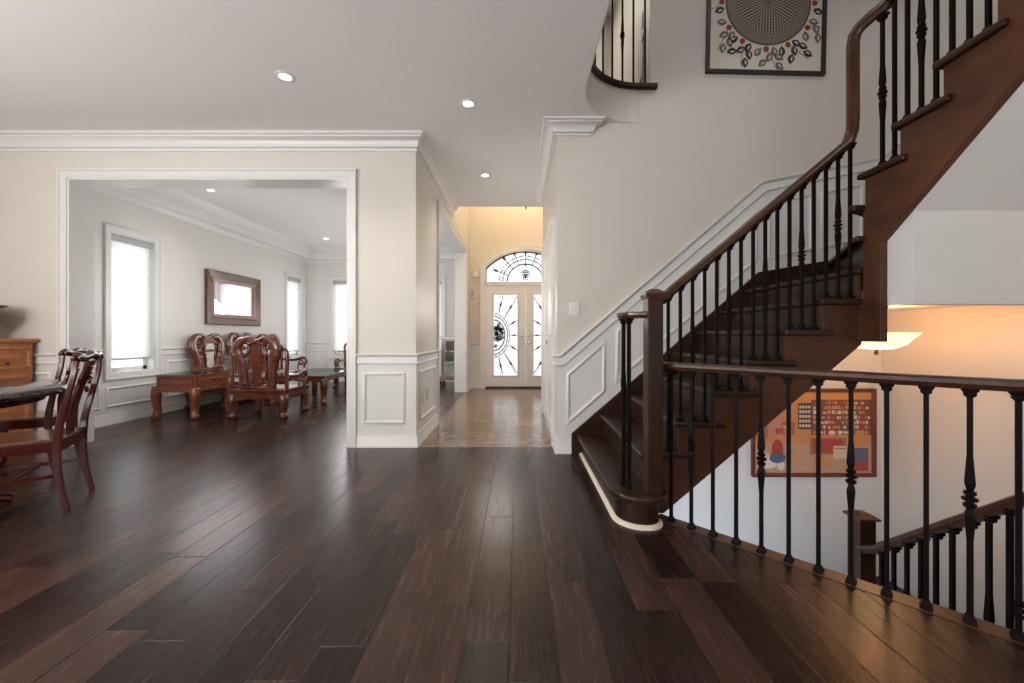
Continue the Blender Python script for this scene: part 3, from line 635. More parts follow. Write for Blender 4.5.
# stringers
bl_ = lambda x: 0.04+0.854*(x-0.937)
p = [(0.82, 0), (0.89, 0), (2.10, bl_(2.10)), (2.10, R_*8-TH)]
for n in range(8, 1, -1):
    x = NX+RUN*(n-1)+0.03; p += [(x, R_*n-TH), (x, R_*(n-1)-TH)]
p = p[:-1]+[(NX+RUN+0.03, R_-TH), (0.82, R_-TH)]
obj('stringer', MB().prism(p, 2.43, 2.47, 'y'), 'stairside', S, bevel=0.003)
by = lambda y: 1.648+0.848*(2.256-y)
p = [(2.44, 1.05), (2.28, 1.05), (2.28, by(2.28)), (0.6, by(0.6)), (0.6, R_*18-TH)]
for n in range(18, 10, -1):
    y = PY-RUN*(n-11)-0.03
    p += [(y, R_*n-TH), (y, R_*(n-1)-TH)]
p = p[:-1]+[(2.38, R_*10-TH), (2.395, R_*10-TH), (2.395, R_*7), (2.44, R_*7)]
obj('stringer', MB().prism(p, 2.075, 2.118, 'x'), 'stairside', S, bevel=0.003)
p = [(0.49, 0.0), (0.75, 0.0), (2.2, 1.15), (3.345, 1.42), (3.345, 2.0), (2.97, 1.84), (2.86, 1.775), (2.2, 1.665), (0.49, 0.19)]
obj('wall_skirt', MB().prism(p, 3.624, 3.656, 'y'), 'stair', S, bevel=0.004)
p = [(3.655, 1.5), (3.655, 2.0), (3.10, 2.02), (2.41, 2.16), (0.6, 2.16+0.85*1.81), (0.6, 3.0), (2.41, 1.7)]
obj('wall_skirt', MB().prism(p, 3.33, 3.346, 'x'), 'stair', S, bevel=0.004)
# starting newel
mb = MB().box(0.731, 0.818, 2.238, 2.326, R_, 1.315); nw = obj('newel_post', mb, 'stair', S, bevel=0.004)
mb = MB(); c = (0.7745, 2.282)
def sqr(c, r, z): return [(c[0]-r, c[1]-r, z), (c[0]+r, c[1]-r, z), (c[0]+r, c[1]+r, z), (c[0]-r, c[1]+r, z)]
mb.rings([sqr(c, 0.044, 1.295), sqr(c, 0.052, 1.30), sqr(c, 0.056, 1.315), sqr(c, 0.060, 1.32), sqr(c, 0.060, 1.328), sqr(c, 0.02, 1.352), sqr(c, 0.001, 1.354)])
obj('newel_cap', mb, 'rail', nw)
# handrails
rl = lambda x: 1.355+0.834*(x-0.90)
path = [(0.77, 2.31, rl(0.84)-0.01), (0.86, 2.42, rl(0.86)), (0.93, 2.455, rl(0.93)), (2.02, 2.455, rl(2.02)), (2.045, 2.455, rl(2.045)+0.05), (2.05, 2.455, 2.42), (2.05, 2.455, 2.89), (2.052, 2.445, 2.94), (2.06, 2.42, 2.965), (2.07, 2.36, 2.975), (2.085, 2.27, 2.98), (2.085, 2.16, 3.055), (2.085, 0.70, 3.055+0.855*1.46)]
mb = MB().sweep(path, railprof(0.034, 0.05), (0, -1, 0), (0, 0, 1))
obj('handrail', mb, 'rail', S, smooth='auto')
mb = MB().sweep([(0.745, 2.30, 1.228), (0.67, 2.335, 1.228), (0.635, 2.40, 1.228), (0.632, 2.435, 1.228)], railprof(0.03, 0.04), (0, -1, 0), (0, 0, 1))
obj('volute_rail', mb, 'rail', S, smooth='auto')
for k, (x, y) in enumerate(((0.655, 2.352), (0.640, 2.415))): iron_bar(S, x, y, R_, 1.19, knuckle=0.54 if k else 0.30, size=0.0105, sw=1.3)
# balusters of the lower flight: three to a tread
k = 0
for i in range(16):
    x = (668.2+12.13*i-518)*2.455/398
    n = int((x-NX)/RUN)+1
    iron_bar(S, x, 2.455, R_*n, rl(x)-0.045, knuckle=0.455 if i % 3 == 2 else None)
for i in range(19):
    yy = 2.09*398/(882-518)-0.0735*i
    if yy < 0.75: break
    n = 11+int((PY-yy)/RUN)
    iron_bar(S, 2.093, yy, R_*n, (3.055+0.855*(2.16-yy) if yy < 2.16 else 2.99+0.65*(2.26-yy))-0.045, knuckle=0.42 if i % 3 == 0 else None)
# ------------------------------------------------------------------ guard around the floor opening
G = thing('guard_railing', 'diagonal walnut guard railing with iron balusters along the floor opening', 'railing', (0.84, 2.43, 0))
G0 = Vector((0, 0, 0)); GI = Matrix.Translation((-0.84, -2.43, 0))
def gobj(name, mb, m, parent=G, **k):
    mb.v = [GI @ v for v in mb.v]; return obj(name, mb, m, parent, **k)
d = Vector((1, -1, 0)).normalized(); g0 = Vector((0.893, 2.32, 0))
e = g0+d*1.70
path = [(0.815, 2.325, 0.932), (g0.x-0.01, g0.y-0.005, 0.932), tuple(g0+d*1.66+Vector((0, 0, 0.932))), (2.10, 1.06, 0.932)]
gobj('handrail', MB().sweep([(0.805, 2.39, 0.932), tuple(g0+Vector((0, 0, 0.932))), (2.08, 1.133, 0.932)], railprof(0.032, 0.046), (0.707, 0.707, 0), (0, 0, 1)), 'rail', smooth='auto')
gobj('floor_nosing', MB().sweep([(0.86, 2.415, 0), (2.06, 1.215, 0)], [(0.012, -0.035), (0.012, 0.003), (-0.075, 0.003), (-0.075, 0.001), (-0.02, -0.035)], (0.707, 0.707, 0), (0, 0, 1)), 'nosing', label='lighter oak nosing strip along the floor edge')
for i in range(15):
    q = g0+d*0.1153*i
    if q.x > 2.03: break
    kk = 0.465 if i % 3 == 1 else None
    b = iron_bar(None, q.x-0.84, q.y-2.43, 0.003, 0.89, rot=PI/4, knuckle=kk, sw=1.8, spikes=0.10 if i == 11 else None)
    b.parent = G
mb = MB().box(2.03, 2.13, 1.05, 1.15, 0, 1.05); nw = gobj('newel_post', mb, 'stair', bevel=0.004)
mb = MB(); c = (2.08, 1.10); mb.rings([sqr(c, 0.05, 1.04), sqr(c, 0.065, 1.055), sqr(c, 0.065, 1.065), sqr(c, 0.02, 1.09), sqr(c, 0.001, 1.092)]); gobj('newel_cap', mb, 'rail', nw)
# ------------------------------------------------------------------ basement flight
B = thing('basement_staircase', 'lower walnut stair flight descending to the basement below the orange lit wall', 'staircase', (2.1, 1.1, 0))
BI = Matrix.Translation((-2.1, -1.1, 0))
def bobj(name, mb, m, parent=B, **k):
    mb.v = [BI @ v for v in mb.v]; return obj(name, mb, m, parent, **k)
for i in range(1, 6):
    y = 1.096+RUN*(i-1); z = -R_*i
    bobj('tread', MB().box(2.10, 3.345, y-0.01, y+RUN+0.025, z-TH, z), 'stair', bevel=0.01)
    bobj('riser', MB().box(2.10, 3.345, y-0.01, y+0.008, z, z+R_-TH), 'stair')
bobj('riser', MB().box(2.10, 3.345, 1.096+RUN*5-0.01, 1.096+RUN*5+0.008, -R_*6, -R_*5-TH), 'stair')
bobj('landing', MB().box(2.08, 3.345, 1.096+RUN*5, 3.66, -R_*6-0.06, -R_*6), 'stair')
for i in range(1, 7):
    x = 2.08-RUN*i; z = -R_*(6+i)
    bobj('tread', MB().box(x-0.025, x+RUN, 2.44, 3.66, z-TH, z), 'stair', bevel=0.01)
    bobj('riser', MB().box(x+RUN-0.01, x+RUN+0.008, 2.44, 3.66, z, z+R_-TH), 'stair')
p = [(1.10, -0.04), (1.10, -0.45), (2.36, -1.45), (2.36, -R_*6+0.02)]
bobj('stringer', MB().prism([(1.16, -0.02), (1.16, -0.5), (2.36, -1.5), (2.36, -1.0)], 2.055, 2.10, 'x'), 'stairside')
mb = MB().box(2.03, 2.125, 2.36, 2.455, -2.5, -0.005); nw = bobj('newel_post', mb, 'stair', bevel=0.004)
mb = MB(); c = (2.0775, 2.4075); mb.rings([sqr(c, 0.047, -0.02), sqr(c, 0.062, -0.012), sqr(c, 0.064, 0.0), sqr(c, 0.02, 0.024), sqr(c, 0.001, 0.026)]); bobj('newel_cap', mb, 'rail', nw)
rb = lambda y: -0.085+0.84*(2.259-y)
bobj('handrail', MB().sweep([(2.06, 2.40, rb(2.36)), (2.06, 2.30, rb(2.30)), (2.06, 1.18, rb(1.18))], railprof(0.032, 0.048), (1, 0, 0), (0, 0, 1)), 'rail', smooth='auto')
for i in range(15):
    y = 2.255-0.0735*i
    n = int((y-1.096)/RUN)+1
    b = iron_bar(None, 2.06-2.1, y-1.1, -R_*n-0.05, rb(y)-0.045, knuckle=0.4 if i % 3 == 1 else None); b.parent = B
struct('floor_basement', MB().box(0.7, 3.5, 0.9, 3.8, -2.8, -2.7), 'floor')
# ------------------------------------------------------------------ upper hall balustrade
U = thing('landing_balustrade', 'curved black iron balustrade at the upper hall edge, top of picture', 'railing', (1.095, 3.094, UF))
UI = Matrix.Translation((-1.095, -3.094, 0))
def uobj(name, mb, m, parent=U, **k):
    mb.v = [Matrix.Translation((-1.095, -3.094, -UF)) @ v for v in mb.v]; return obj(name, mb, m, parent, **k)
up = [(0.525, -1.0), (0.525, 3.094)]+arc[1:]+[(1.27, 3.664)]
uobj('floor_nosing', MB().sweep([(x, y, UF) for x, y in up], [(-0.06, 0.018), (-0.06, -0.0), (0.012, -0.03), (0.012, -0.03), (0.04, -0.03), (0.05, -0.02), (0.05, 0.012), (0.04, 0.018)], (1, 0, 0), (0, 0, 1)), 'stair', smooth='auto')
up2 = [(0.485, -1.0), (0.485, 3.094)]+[(1.095+0.61*math.cos(a), 3.094+0.61*math.sin(a)) for a in [PI-PI/2*i/14 for i in range(1, 15)]]+[(1.24, 3.704)]
uobj('handrail', MB().sweep([(x, y, UF+0.95) for x, y in up2], railprof(0.032, 0.048), (1, 0, 0), (0, 0, 1)), 'rail', smooth='auto')
pts = [(1.18, 3.70)]+[(1.095+0.61*math.cos(math.radians(a)), 3.094+0.61*math.sin(math.radians(a))) for a in range(92, 181, 10)]+[(0.485, 3.0-0.105*i) for i in range(12)]
for i, (x, y) in enumerate(pts):
    b = iron_bar(None, x-1.095, y-3.094, 0.0, 0.905, knuckle=0.5 if i % 3 == 2 else None); b.parent = U
S.location = (0.535, 2.40, 0)
for ch in S.children: ch.location = (-0.535, -2.40, 0)
# ------------------------------------------------------------------ carved rosewood suite
def claw_leg(mb, x, y, h, dx, dy, r=0.052):
    pts = [(x, y, h), (x+dx*0.006, y+dy*0.006, h*0.8), (x+dx*0.003, y+dy*0.003, h*0.55), (x-dx*0.004, y-dy*0.004, h*0.3), (x, y, h*0.14), (x+dx*0.004, y+dy*0.004, 0.0)]
    mb.tube(catmull(pts, 4), rvals([r*1.05, r*1.15, r*0.98, r*0.84, r*1.0, r*0.85], 4), 10)
    mb.ball((x+dx*0.012, y+dy*0.012, r*0.78), r*1.0, (1, 1, 0.78))
    for q in (-0.5, 0.5): mb.ball((x+dx*(0.03+q*0.015), y+dy*(0.03-q*0.015), r*0.6), r*0.42)
    mb.ball((x+dx*0.02, y+dy*0.02, h*0.74), r*0.75, (1, 1, 1.4))
def apron(mb, x0, x1, y, z0, z1, th, n=3, ax='y'):
    # carved apron with a scalloped lower edge
    p = [(x0, z1), (x0, z0)]
    L = x1-x0
    for i in range(1, 24):
        u = i/24; p.append((x0+L*u, z0+(z1-z0)*(0.45*math.sin(PI*u)**0.5-0.28*abs(math.sin(n*PI*u)))))
    p += [(x1, z0), (x1, z1)]
    mb.prism(p, y-th/2, y+th/2, ax)
    for i in range(5):
        u = 0.5+(i-2)*0.09; c = x0+L*u; zz = z0+(z1-z0)*0.62
        mb.ball((c, y-th/2, zz) if ax == 'y' else (y-th/2, c, zz), (z1-z0)*0.2, (1.3, 0.5, 1) if ax == 'y' else (0.5, 1.3, 1)); mb.ball((c, y+th/2, zz) if ax == 'y' else (y+th/2, c, zz), (z1-z0)*0.2, (1.3, 0.5, 1) if ax == 'y' else (0.5, 1.3, 1))
def carved_back(parent, T, w, z0, z1, m='rosewood', marble=False, hoops=True):
    """back in the local xz plane, centre x=0, rising from z0 to z1, half width w"""
    h = z1-z0; Z = lambda u: z0+h*u
    mb = MB(); mb.T = T
    for s in (-1, 1): # S curved side posts
        pts = [(s*w*0.66, 0, Z(0)), (s*w*0.70, -0.01, Z(0.2)), (s*w*0.74, -0.02, Z(0.45)), (s*w*0.90, -0.035, Z(0.66)), (s*w*0.94, -0.045, Z(0.80)), (s*w*0.72, -0.05, Z(0.93)), (s*w*0.42, -0.05, Z(0.94))]
        mb.tube(catmull(pts, 5), rvals([w*0.19, w*0.2, w*0.22, w*0.25, w*0.23, w*0.18, w*0.13], 5), 8, (0.5, 1.15), (0, 1, 0))
        mb.tube(catmull([(s*w*(0.60+0.26*math.cos(a)), -0.045, Z(0.80)+h*0.15*math.sin(a)) for a in [i*2*PI/9 for i in range(9)]], 3, True), 0.019, 7, closed=True)
        mb.ball((s*w*0.60, -0.045, Z(0.80)), 0.028); mb.ball((s*w*0.99, -0.035, Z(0.67)), 0.04)
        for u, dx in ((0.10, 0.62), (0.3, 0.60), (0.5, 0.58), (0.64, 0.66)): mb.ball((s*w*dx, -0.012, Z(u)), 0.036, (0.75, 0.6, 1.3))
        mb.tube(catmull([(s*w*0.52, -0.012, Z(0.02)), (s*w*0.40, -0.015, Z(0.2)), (s*w*0.47, -0.02, Z(0.4)), (s*w*0.40, -0.03, Z(0.55)), (s*w*0.50, -0.04, Z(0.7))], 5), 0.015, 6)
    mb.tube(catmull([(-w*0.85, -0.05, Z(0.90)), (-w*0.45, -0.055, Z(0.985)), (-w*0.18, -0.055, Z(0.945)), (0, -0.055, Z(0.925)), (w*0.18, -0.055, Z(0.945)), (w*0.45, -0.055, Z(0.985)), (w*0.85, -0.05, Z(0.90))], 5), 0.028, 8, (0.8, 1.1), (0, 1, 0))
    for i in range(7): a = -0.6+0.2*i; mb.ball((w*0.34*math.sin(a*2.2), -0.052, Z(0.92)-abs(a)*0.05), 0.026)
    mb.tube([(-w*0.85, 0, Z(0.03)), (w*0.85, 0, Z(0.03))], 0.028, 8)
    mb.tube(catmull([(-w*0.4, -0.01, Z(0.13)), (-w*0.15, -0.01, Z(0.10)), (0, -0.01, Z(0.15)), (w*0.15, -0.01, Z(0.10)), (w*0.4, -0.01, Z(0.13))], 4), 0.018, 6)
    b = obj('backrest', mb, m, parent, smooth=True)
    mb = MB(); mb.T = T                    # vase shaped splat
    pr = [(0.16, 0.06), (0.26, 0.14), (0.20, 0.30), (0.26, 0.5), (0.34, 0.66), (0.38, 0.80), (0.30, 0.92)]
    poly = [(w*a, Z(u)) for a, u in pr]+[(-w*a, Z(u)) for a, u in pr[::-1]]
    mb.prism(poly, -0.045, -0.01, 'y'); obj('splat', mb, m, b, bevel=0.006)
    if marble:
        mb = MB(); mb.T = T; mb.prism([(w*0.27, Z(0.62)), (w*0.15, Z(0.2)), (-w*0.15, Z(0.2)), (-w*0.27, Z(0.62))], -0.008, 0.002, 'y')
        mb.prism([(w*0.24, Z(0.80)), (w*0.27, Z(0.67)), (-w*0.27, Z(0.67)), (-w*0.24, Z(0.80))], -0.008, 0.002, 'y'); obj('marble_inlay', mb, 'marble', b)
    return b
def arm(parent, x, y0, y1, z, s, m='rosewood', hoop=None):
    mb = MB()
    if hoop: # hoop that leaves the back and drops to the seat behind the arm
        xb, zt = hoop
        mb.tube(catmull([(xb, y0-0.02, zt), (xb+s*0.06, y0, zt+0.012), (x, y0, zt-0.03), (x+s*0.008, y0, zt-0.14), (x, y0, z+0.02), (x, y0, 0.39)], 5), 0.025, 8)
    mb.tube(catmull([(x, y0, z-0.02), (x, (y0+y1)/2, z-0.035), (x, y1-0.06, z+0.01), (x, y1, z-0.02), (x, y1+0.01, z-0.09), (x, y1-0.03, z-0.14), (x, y1-0.02, 0.39)], 5), rvals([0.024, 0.024, 0.03, 0.03, 0.024, 0.02, 0.026], 5), 8)
    for k in range(9):
        a = k*0.75; r = 0.055*(1-k/11); mb.ball((x, y1-0.10+r*math.cos(a), z-0.10+r*math.sin(a)*1.1), 0.018)
    mb.tube(catmull([(x, y1-0.16, 0.39), (x, y1-0.15, z-0.12), (x, y1-0.10, z-0.05), (x, y1-0.05, z-0.09), (x, y1-0.09, z-0.14)], 4), 0.013, 6)
    return obj('arm', mb, m, parent, smooth=True)
def seat_unit(t, w, d, h, m='rosewood', legs_x=None):
    """w x d seat centred on x, y from 0 to d, top at h"""
    obj('seat', MB().box(-w/2, w/2, 0, d, h-0.035, h).box(-w/2+0.02, w/2-0.02, 0.02, d-0.02, h-0.075, h-0.035), m, t, bevel=0.008)
    mb = MB(); z1, z0 = h-0.075, h-0.15
    apron(mb, -w/2, w/2, 0.012, z0, z1, 0.03, max(3, int(w*4))); apron(mb, -w/2, w/2, d-0.012, z0, z1, 0.03, max(3, int(w*4)))
    apron(mb, 0.01, d-0.01, -w/2+0.012, z0, z1, 0.03, 3, 'x'); apron(mb, 0.01, d-0.01, w/2-0.012, z0, z1, 0.03, 3, 'x')
    mb.box(-w/2-0.012, w/2+0.012, -0.012, d+0.012, z1-0.018, z1+0.004)
    obj('apron', mb, m, t, smooth='auto')
    for x in (legs_x or (-w/2+0.035, w/2-0.035)):
        for y in (0.03, d-0.03):
            l = MB(); claw_leg(l, x, y, h-0.08, (1 if x > 0 else -1) if abs(x) > w*0.4 else 0, 1 if y > d/2 else -1); obj('leg', l, m, t, smooth=True)
def armchair(loc, rz, label):
    t = thing('carved_armchair', label, 'armchair', loc, rz, 'carved rosewood armchairs')
    seat_unit(t, 0.72, 0.56, 0.386)
    obj('seat_panel', MB().box(-0.26, 0.26, 0.08, 0.50, 0.386, 0.389), 'marble', t, label='pale marble seat panel')
    carved_back(t, Matrix.Translation((-0.012, 0.045, 0)), 0.265, 0.386, 1.055)
    for s in (-1, 1): arm(t, s*0.355, 0.05, 0.50, 0.58, s, hoop=(s*0.235, 0.90))
    return t
armchair((-3.37, 5.14, 0), 0.0, 'carved rosewood armchair with its open back to the viewer beside the square side table')
armchair((-3.36, 8.60, 0), PI, 'carved rosewood armchair half hidden by the pillar, beyond the glass topped table')
t = thing('carved_sofa', 'long carved rosewood sofa with three scrolled backs along the window wall', 'sofa', (-4.86, 6.98, 0), -PI/2)
seat_unit(t, 2.3, 0.58, 0.386, legs_x=(-1.115, -0.37, 0.37, 1.115))
for k in (-1, 0, 1): carved_back(t, Matrix.Translation((k*0.76, 0.05, 0)), 0.305, 0.386, 1.10+0.02*(k == 0), marble=True)
for k in (-1, 0, 1): obj('seat_panel', MB().box(k*0.74-0.30, k*0.74+0.30, 0.10, 0.52, 0.386, 0.389), 'marble', t, label='pale marble seat panel')
for s in (-1, 1): arm(t, s*1.12, 0.05, 0.54, 0.62, s, hoop=(s*1.05, 0.86) if s < 0 else None)
# side table
t = thing('side_table', 'square carved rosewood side table with drawer below the first living room window', 'table', (-4.405, 5.12, 0))
W, D = 0.50, 0.60
mb = MB().box(-W/2, W/2, 0, D, 0.43, 0.565)
b = obj('drawer_case', mb, 'tablewood', t, bevel=0.005)
obj('table_top', MB().box(-W/2-0.012, W/2+0.012, -0.012, D+0.012, 0.562, 0.574), 'tablewood', t, bevel=0.004)
obj('glass_top', MB().box(-W/2-0.012, W/2+0.012, -0.012, D+0.012, 0.5745, 0.581), 'tableglass', t, label='clear glass sheet on the table top')
fr = [(0, -0.012), (0.010, -0.006), (0.012, 0.004), (0, 0.008)]
mb = MB().sweep([(-W/2+0.03, 0, 0.455), (-W/2+0.03, 0, 0.54), (W/2-0.03, 0, 0.54), (W/2-0.03, 0, 0.455)], fr, (0, -1, 0), (-1, 0, 0), closed=True)
obj('side_panel', mb, 'tablewood', t)
mb = MB().box(W/2, W/2+0.008, 0.04, D-0.04, 0.45, 0.545)
for k in range(7): mb.ball((W/2+0.008, D/2+(k-3)*0.045, 0.497+0.01*(k % 2)), 0.016, (0.5, 1.3, 1))
dr = obj('drawer', mb, 'tablewood', t)
obj('drawer_pull', MB().ball((W/2+0.02, D/2, 0.49), 0.012), 'bronze', dr)
mb = MB().box(-W/2-0.03, W/2+0.03, -0.03, D+0.03, 0.405, 0.432); z1, z0 = 0.405, 0.345
apron(mb, -W/2, W/2, -0.012, z0, z1, 0.03, 5); apron(mb, -W/2, W/2, D+0.012, z0, z1, 0.03, 5); apron(mb, 0, D, W/2+0.01, z0, z1, 0.03, 5, 'x'); apron(mb, 0, D, -W/2-0.01, z0, z1, 0.03, 5, 'x')
obj('apron', mb, 'tablewood', t, smooth='auto')
for x in (-1, 1):
    for y in (0, 1): l = MB(); claw_leg(l, x*(W/2-0.005), 0.005+y*(D-0.01), 0.405, x, 2*y-1, 0.05); obj('leg', l, 'tablewood', t, smooth=True)
# coffee table
t = thing('coffee_table', 'long low rosewood table with a glass top between sofa and pillar', 'table', (-3.44, 6.20, 0))
W, D, H = 0.88, 1.35, 0.465
obj('table_top', MB().box(-W/2, W/2, 0, D, H-0.035, H-0.008), 'rosewood', t, bevel=0.006)
obj('glass_top', MB().box(-W/2, W/2, 0, D, H-0.0075, H), 'tableglass', t, label='clear glass sheet on the table top')
mb = MB(); z1, z0 = H-0.035, H-0.115
apron(mb, -W/2+0.02, W/2-0.02, 0.03, z0, z1, 0.03, 5); apron(mb, -W/2+0.02, W/2-0.02, D-0.03, z0, z1, 0.03, 5); apron(mb, 0.03, D-0.03, W/2-0.03, z0, z1, 0.03, 7, 'x'); apron(mb, 0.03, D-0.03, -W/2+0.03, z0, z1, 0.03, 7, 'x')
obj('apron', mb, 'rosewood', t, smooth='auto')
for x in (-1, 1):
    for y in (0, 1): l = MB(); claw_leg(l, x*(W/2-0.05), 0.05+y*(D-0.10), H-0.06, x, 2*y-1, 0.05); obj('leg', l, 'rosewood', t, smooth=True)
# curio cabinet
t = thing('curio_cabinet', 'narrow glazed rosewood curio cabinet standing behind the white hall opening', 'cabinet', (-1.42, 8.34, 0))
W, D = 0.37, 0.36
mb = MB()
for x in (-W/2, W/2-0.035):
    for y in (0, D-0.035): mb.box(x, x+0.035, y, y+0.035, 0.24, 1.0)
mb.box(-W/2-0.015, W/2+0.015, -0.015, D+0.015, 1.0, 1.055).box(-W/2-0.005, W/2+0.005, -0.005, D+0.005, 0.965, 1.0).box(-W/2-0.01, W/2+0.01, -0.01, D+0.01, 0.21, 0.25)
obj('case', mb, 'rosewood', t, bevel=0.004)
obj('shelf', MB().box(-W/2+0.02, W/2-0.02, 0.02, D-0.02, 0.49, 0.50), 'tableglass', t); obj('shelf', MB().box(-W/2+0.02, W/2-0.02, 0.02, D-0.02, 0.74, 0.75), 'tableglass', t)
obj('back_panel', MB().box(-W/2, W/2, D-0.01, D, 0.25, 0.97), 'stair', t, label='dark back panel')
g = obj('glass_door', MB().box(-W/2+0.035, W/2-0.035, 0.008, 0.013, 0.25, 0.965), 'glass', t)
obj('door_frame', MB().box(-W/2+0.035, -W/2+0.055, 0.002, 0.02, 0.25, 0.965).box(W/2-0.055, W/2-0.035, 0.002, 0.02, 0.25, 0.965), 'rosewood', g)
mb = MB(); apron(mb, -W/2-0.03, W/2+0.03, -0.02, 0.12, 0.20, 0.03, 3); apron(mb, -0.02, D+0.02, -W/2-0.03, 0.12, 0.20, 0.03, 3, 'x'); apron(mb, -0.02, D+0.02, W/2+0.03, 0.12, 0.20, 0.03, 3, 'x'); mb.box(-W/2-0.045, W/2+0.045, -0.045, D+0.03, 0.185, 0.213)
obj('base', mb, 'rosewood', t, smooth='auto')
for x in (-1, 1):
    for y in (0, 1): l = MB(); claw_leg(l, x*(W/2+0.01), y*D, 0.18, x, 2*y-1, 0.032); obj('leg', l, 'rosewood', t, smooth=True)
# ------------------------------------------------------------------ dining corner
def lin(p, q, u): return tuple(p[i]+(q[i]-p[i])*u for i in range(3))
def dining_chair(loc, rz, label, W=0.37, H=0.965):
    # local: back at y=0, seat runs to y=0.44 ; x = -W/2..W/2
    t = thing('dining_chair', label, 'chair', loc, rz, 'dark red dining chairs')
    for s in (-1, 1):
        x = s*W/2
        pts = [(x, -0.045, 0), (x, -0.02, 0.12), (x, 0.0, 0.28), (x, 0.0, 0.44), (x, -0.014, 0.56), (x*1.03, -0.044, 0.70), (x*1.04, -0.072, 0.84), (x*1.0, -0.08, H-0.02)]
        mb = MB().tube(catmull(pts, 5), rvals([0.021, 0.022, 0.025, 0.027, 0.024, 0.021, 0.020, 0.019], 5), 4, (1.15, 0.95), (0.7, 0.7, 0))
        obj('back_leg', mb, 'diningwood', t, bevel=0.005)
        fx = s*(W/2+0.035)
        mb = MB().tube(catmull([(fx, 0.43, 0.44), (fx, 0.44, 0.36), (fx*0.99, 0.425, 0.2), (fx, 0.43, 0.09), (fx*1.02, 0.455, 0.03), (fx*1.02, 0.46, 0.0)], 4), rvals([0.03, 0.034, 0.022, 0.02, 0.034, 0.028], 4), 8)
        mb.ball((fx*1.02, 0.465, 0.028), 0.036, (1, 1, 0.75)); obj('front_leg', mb, 'diningwood', t, smooth=True)
        mb = MB().tube([(s*W/2, 0.0, 0.225), (fx, 0.43, 0.215)], 0.014, 4, (1, 1), (0.7, 0, 0.7)); obj('stretcher', mb, 'diningwood', t)
        mb = MB().prism([(s*(W/2-0.012), 0), (s*(W/2+0.014), 0), (fx+s*0.014, 0.44), (fx-s*0.012, 0.44)], 0.375, 0.437); obj('seat_rail', mb, 'diningwood', t, bevel=0.004)
    obj('stretcher', MB().box(-W/2, W/2, 0.20, 0.222, 0.205, 0.228), 'diningwood', t, bevel=0.003)
    obj('seat_rail', MB().box(-W/2, W/2, -0.015, 0.015, 0.37, 0.445), 'diningwood', t, bevel=0.004)
    obj('seat_rail', MB().box(-W/2-0.04, W/2+0.04, 0.43, 0.455, 0.375, 0.437), 'diningwood', t, bevel=0.004)
    obj('seat', MB().prism([(-W/2, 0.0), (W/2, 0.0), (W/2+0.055, 0.475), (-W/2-0.055, 0.475)], 0.432, 0.452), 'seatwood', t, bevel=0.006, label='golden brown wooden seat board')
    mb = MB(); z = H-0.015
    c = catmull([(-W/2-0.02, -0.08, z-0.015), (-W/2+0.02, -0.082, z+0.004), (-W*0.28, -0.090, z-0.006), (-W*0.12, -0.095, z+0.004), (0, -0.097, z+0.010), (W*0.12, -0.095, z+0.004), (W*0.28, -0.090, z-0.006), (W/2-0.02, -0.082, z+0.004), (W/2+0.02, -0.08, z-0.015)], 4)
    mb.tube(c, 0.022, 8, (0.85, 1.25), (0, 1, 0)); obj('crest_rail', mb, 'diningwood', t, smooth=True)
    mb = MB(); n = 12; rs = []
    for i in range(n+1):
        u = i/n; z = 0.44+(H-0.045-0.44)*u; y = 0.005-0.02*u-0.08*max(0, u-0.25)**1.3/0.75**1.3; hw_ = 0.040+0.014*math.sin(PI*min(1, u*1.2))+(0.018 if u > 0.7 else 0)
        rs.append([(-hw_, y-0.008, z), (hw_, y-0.008, z), (hw_, y+0.008, z), (-hw_, y+0.008, z)])
    mb.rings(rs); sp_ = obj('splat', mb, 'diningwood', t)
    mb = MB()
    for k in range(10):
        a = k*0.8; r = 0.034*(1-k/13); mb.ball((r*math.cos(a), -0.086, 0.80+r*1.5*math.sin(a)), 0.008)
    mb.ball((0, -0.092, 0.875), 0.016, (1.6, .8, .8)); mb.ball((0, -0.072, 0.73), 0.014, (1, .8, 1.6)); obj('carving', mb, 'diningwood', sp_, smooth=True)
    return t
# back posts at (-2.88,2.50) and (-3.05,2.81): the chair looks towards the table
def place(p, q): # p near post, q far post -> location and rotation so that local +x runs q->p side and +y is forward
    cx, cy = (p[0]+q[0])/2, (p[1]+q[1])/2; return (cx, cy, 0), math.atan2(q[1]-p[1], q[0]-p[0])
l_, a_ = place((-2.834, 2.448), (-3.024, 2.770))
dining_chair(l_, a_, 'dark red rosewood dining chair nearest the viewer, pushed under the round table')
l_, a_ = place((-3.66, 3.10), (-3.83, 3.44))
dining_chair(l_, a_, 'dark red dining chair behind the front one, beyond the round table edge')
t = thing('dining_table', 'round dining table with dark polished stone top at the left picture edge', 'table', (-3.62, 2.27, 0))
obj('table_top', MB().lathe((0, 0, 0), [(0.0, 0.705), (0.70, 0.705), (0.735, 0.712), (0.745, 0.732), (0.737, 0.752), (0.725, 0.76), (0.0, 0.76)], 72), 'granite', t, smooth='auto')
mb = MB().lathe((0, 0, 0), [(0.0, 0.66), (0.60, 0.66), (0.61, 0.715), (0, 0.715)], 48); obj('apron', mb, 'diningwood', t, smooth='auto')
mb = MB().lathe((0, 0, 0), [(0.0, 0.08), (0.20, 0.08), (0.16, 0.14), (0.09, 0.22), (0.13, 0.36), (0.15, 0.46), (0.09, 0.56), (0.2, 0.66), (0, 0.66)], 24); obj('pedestal', mb, 'diningwood', t, smooth='auto')
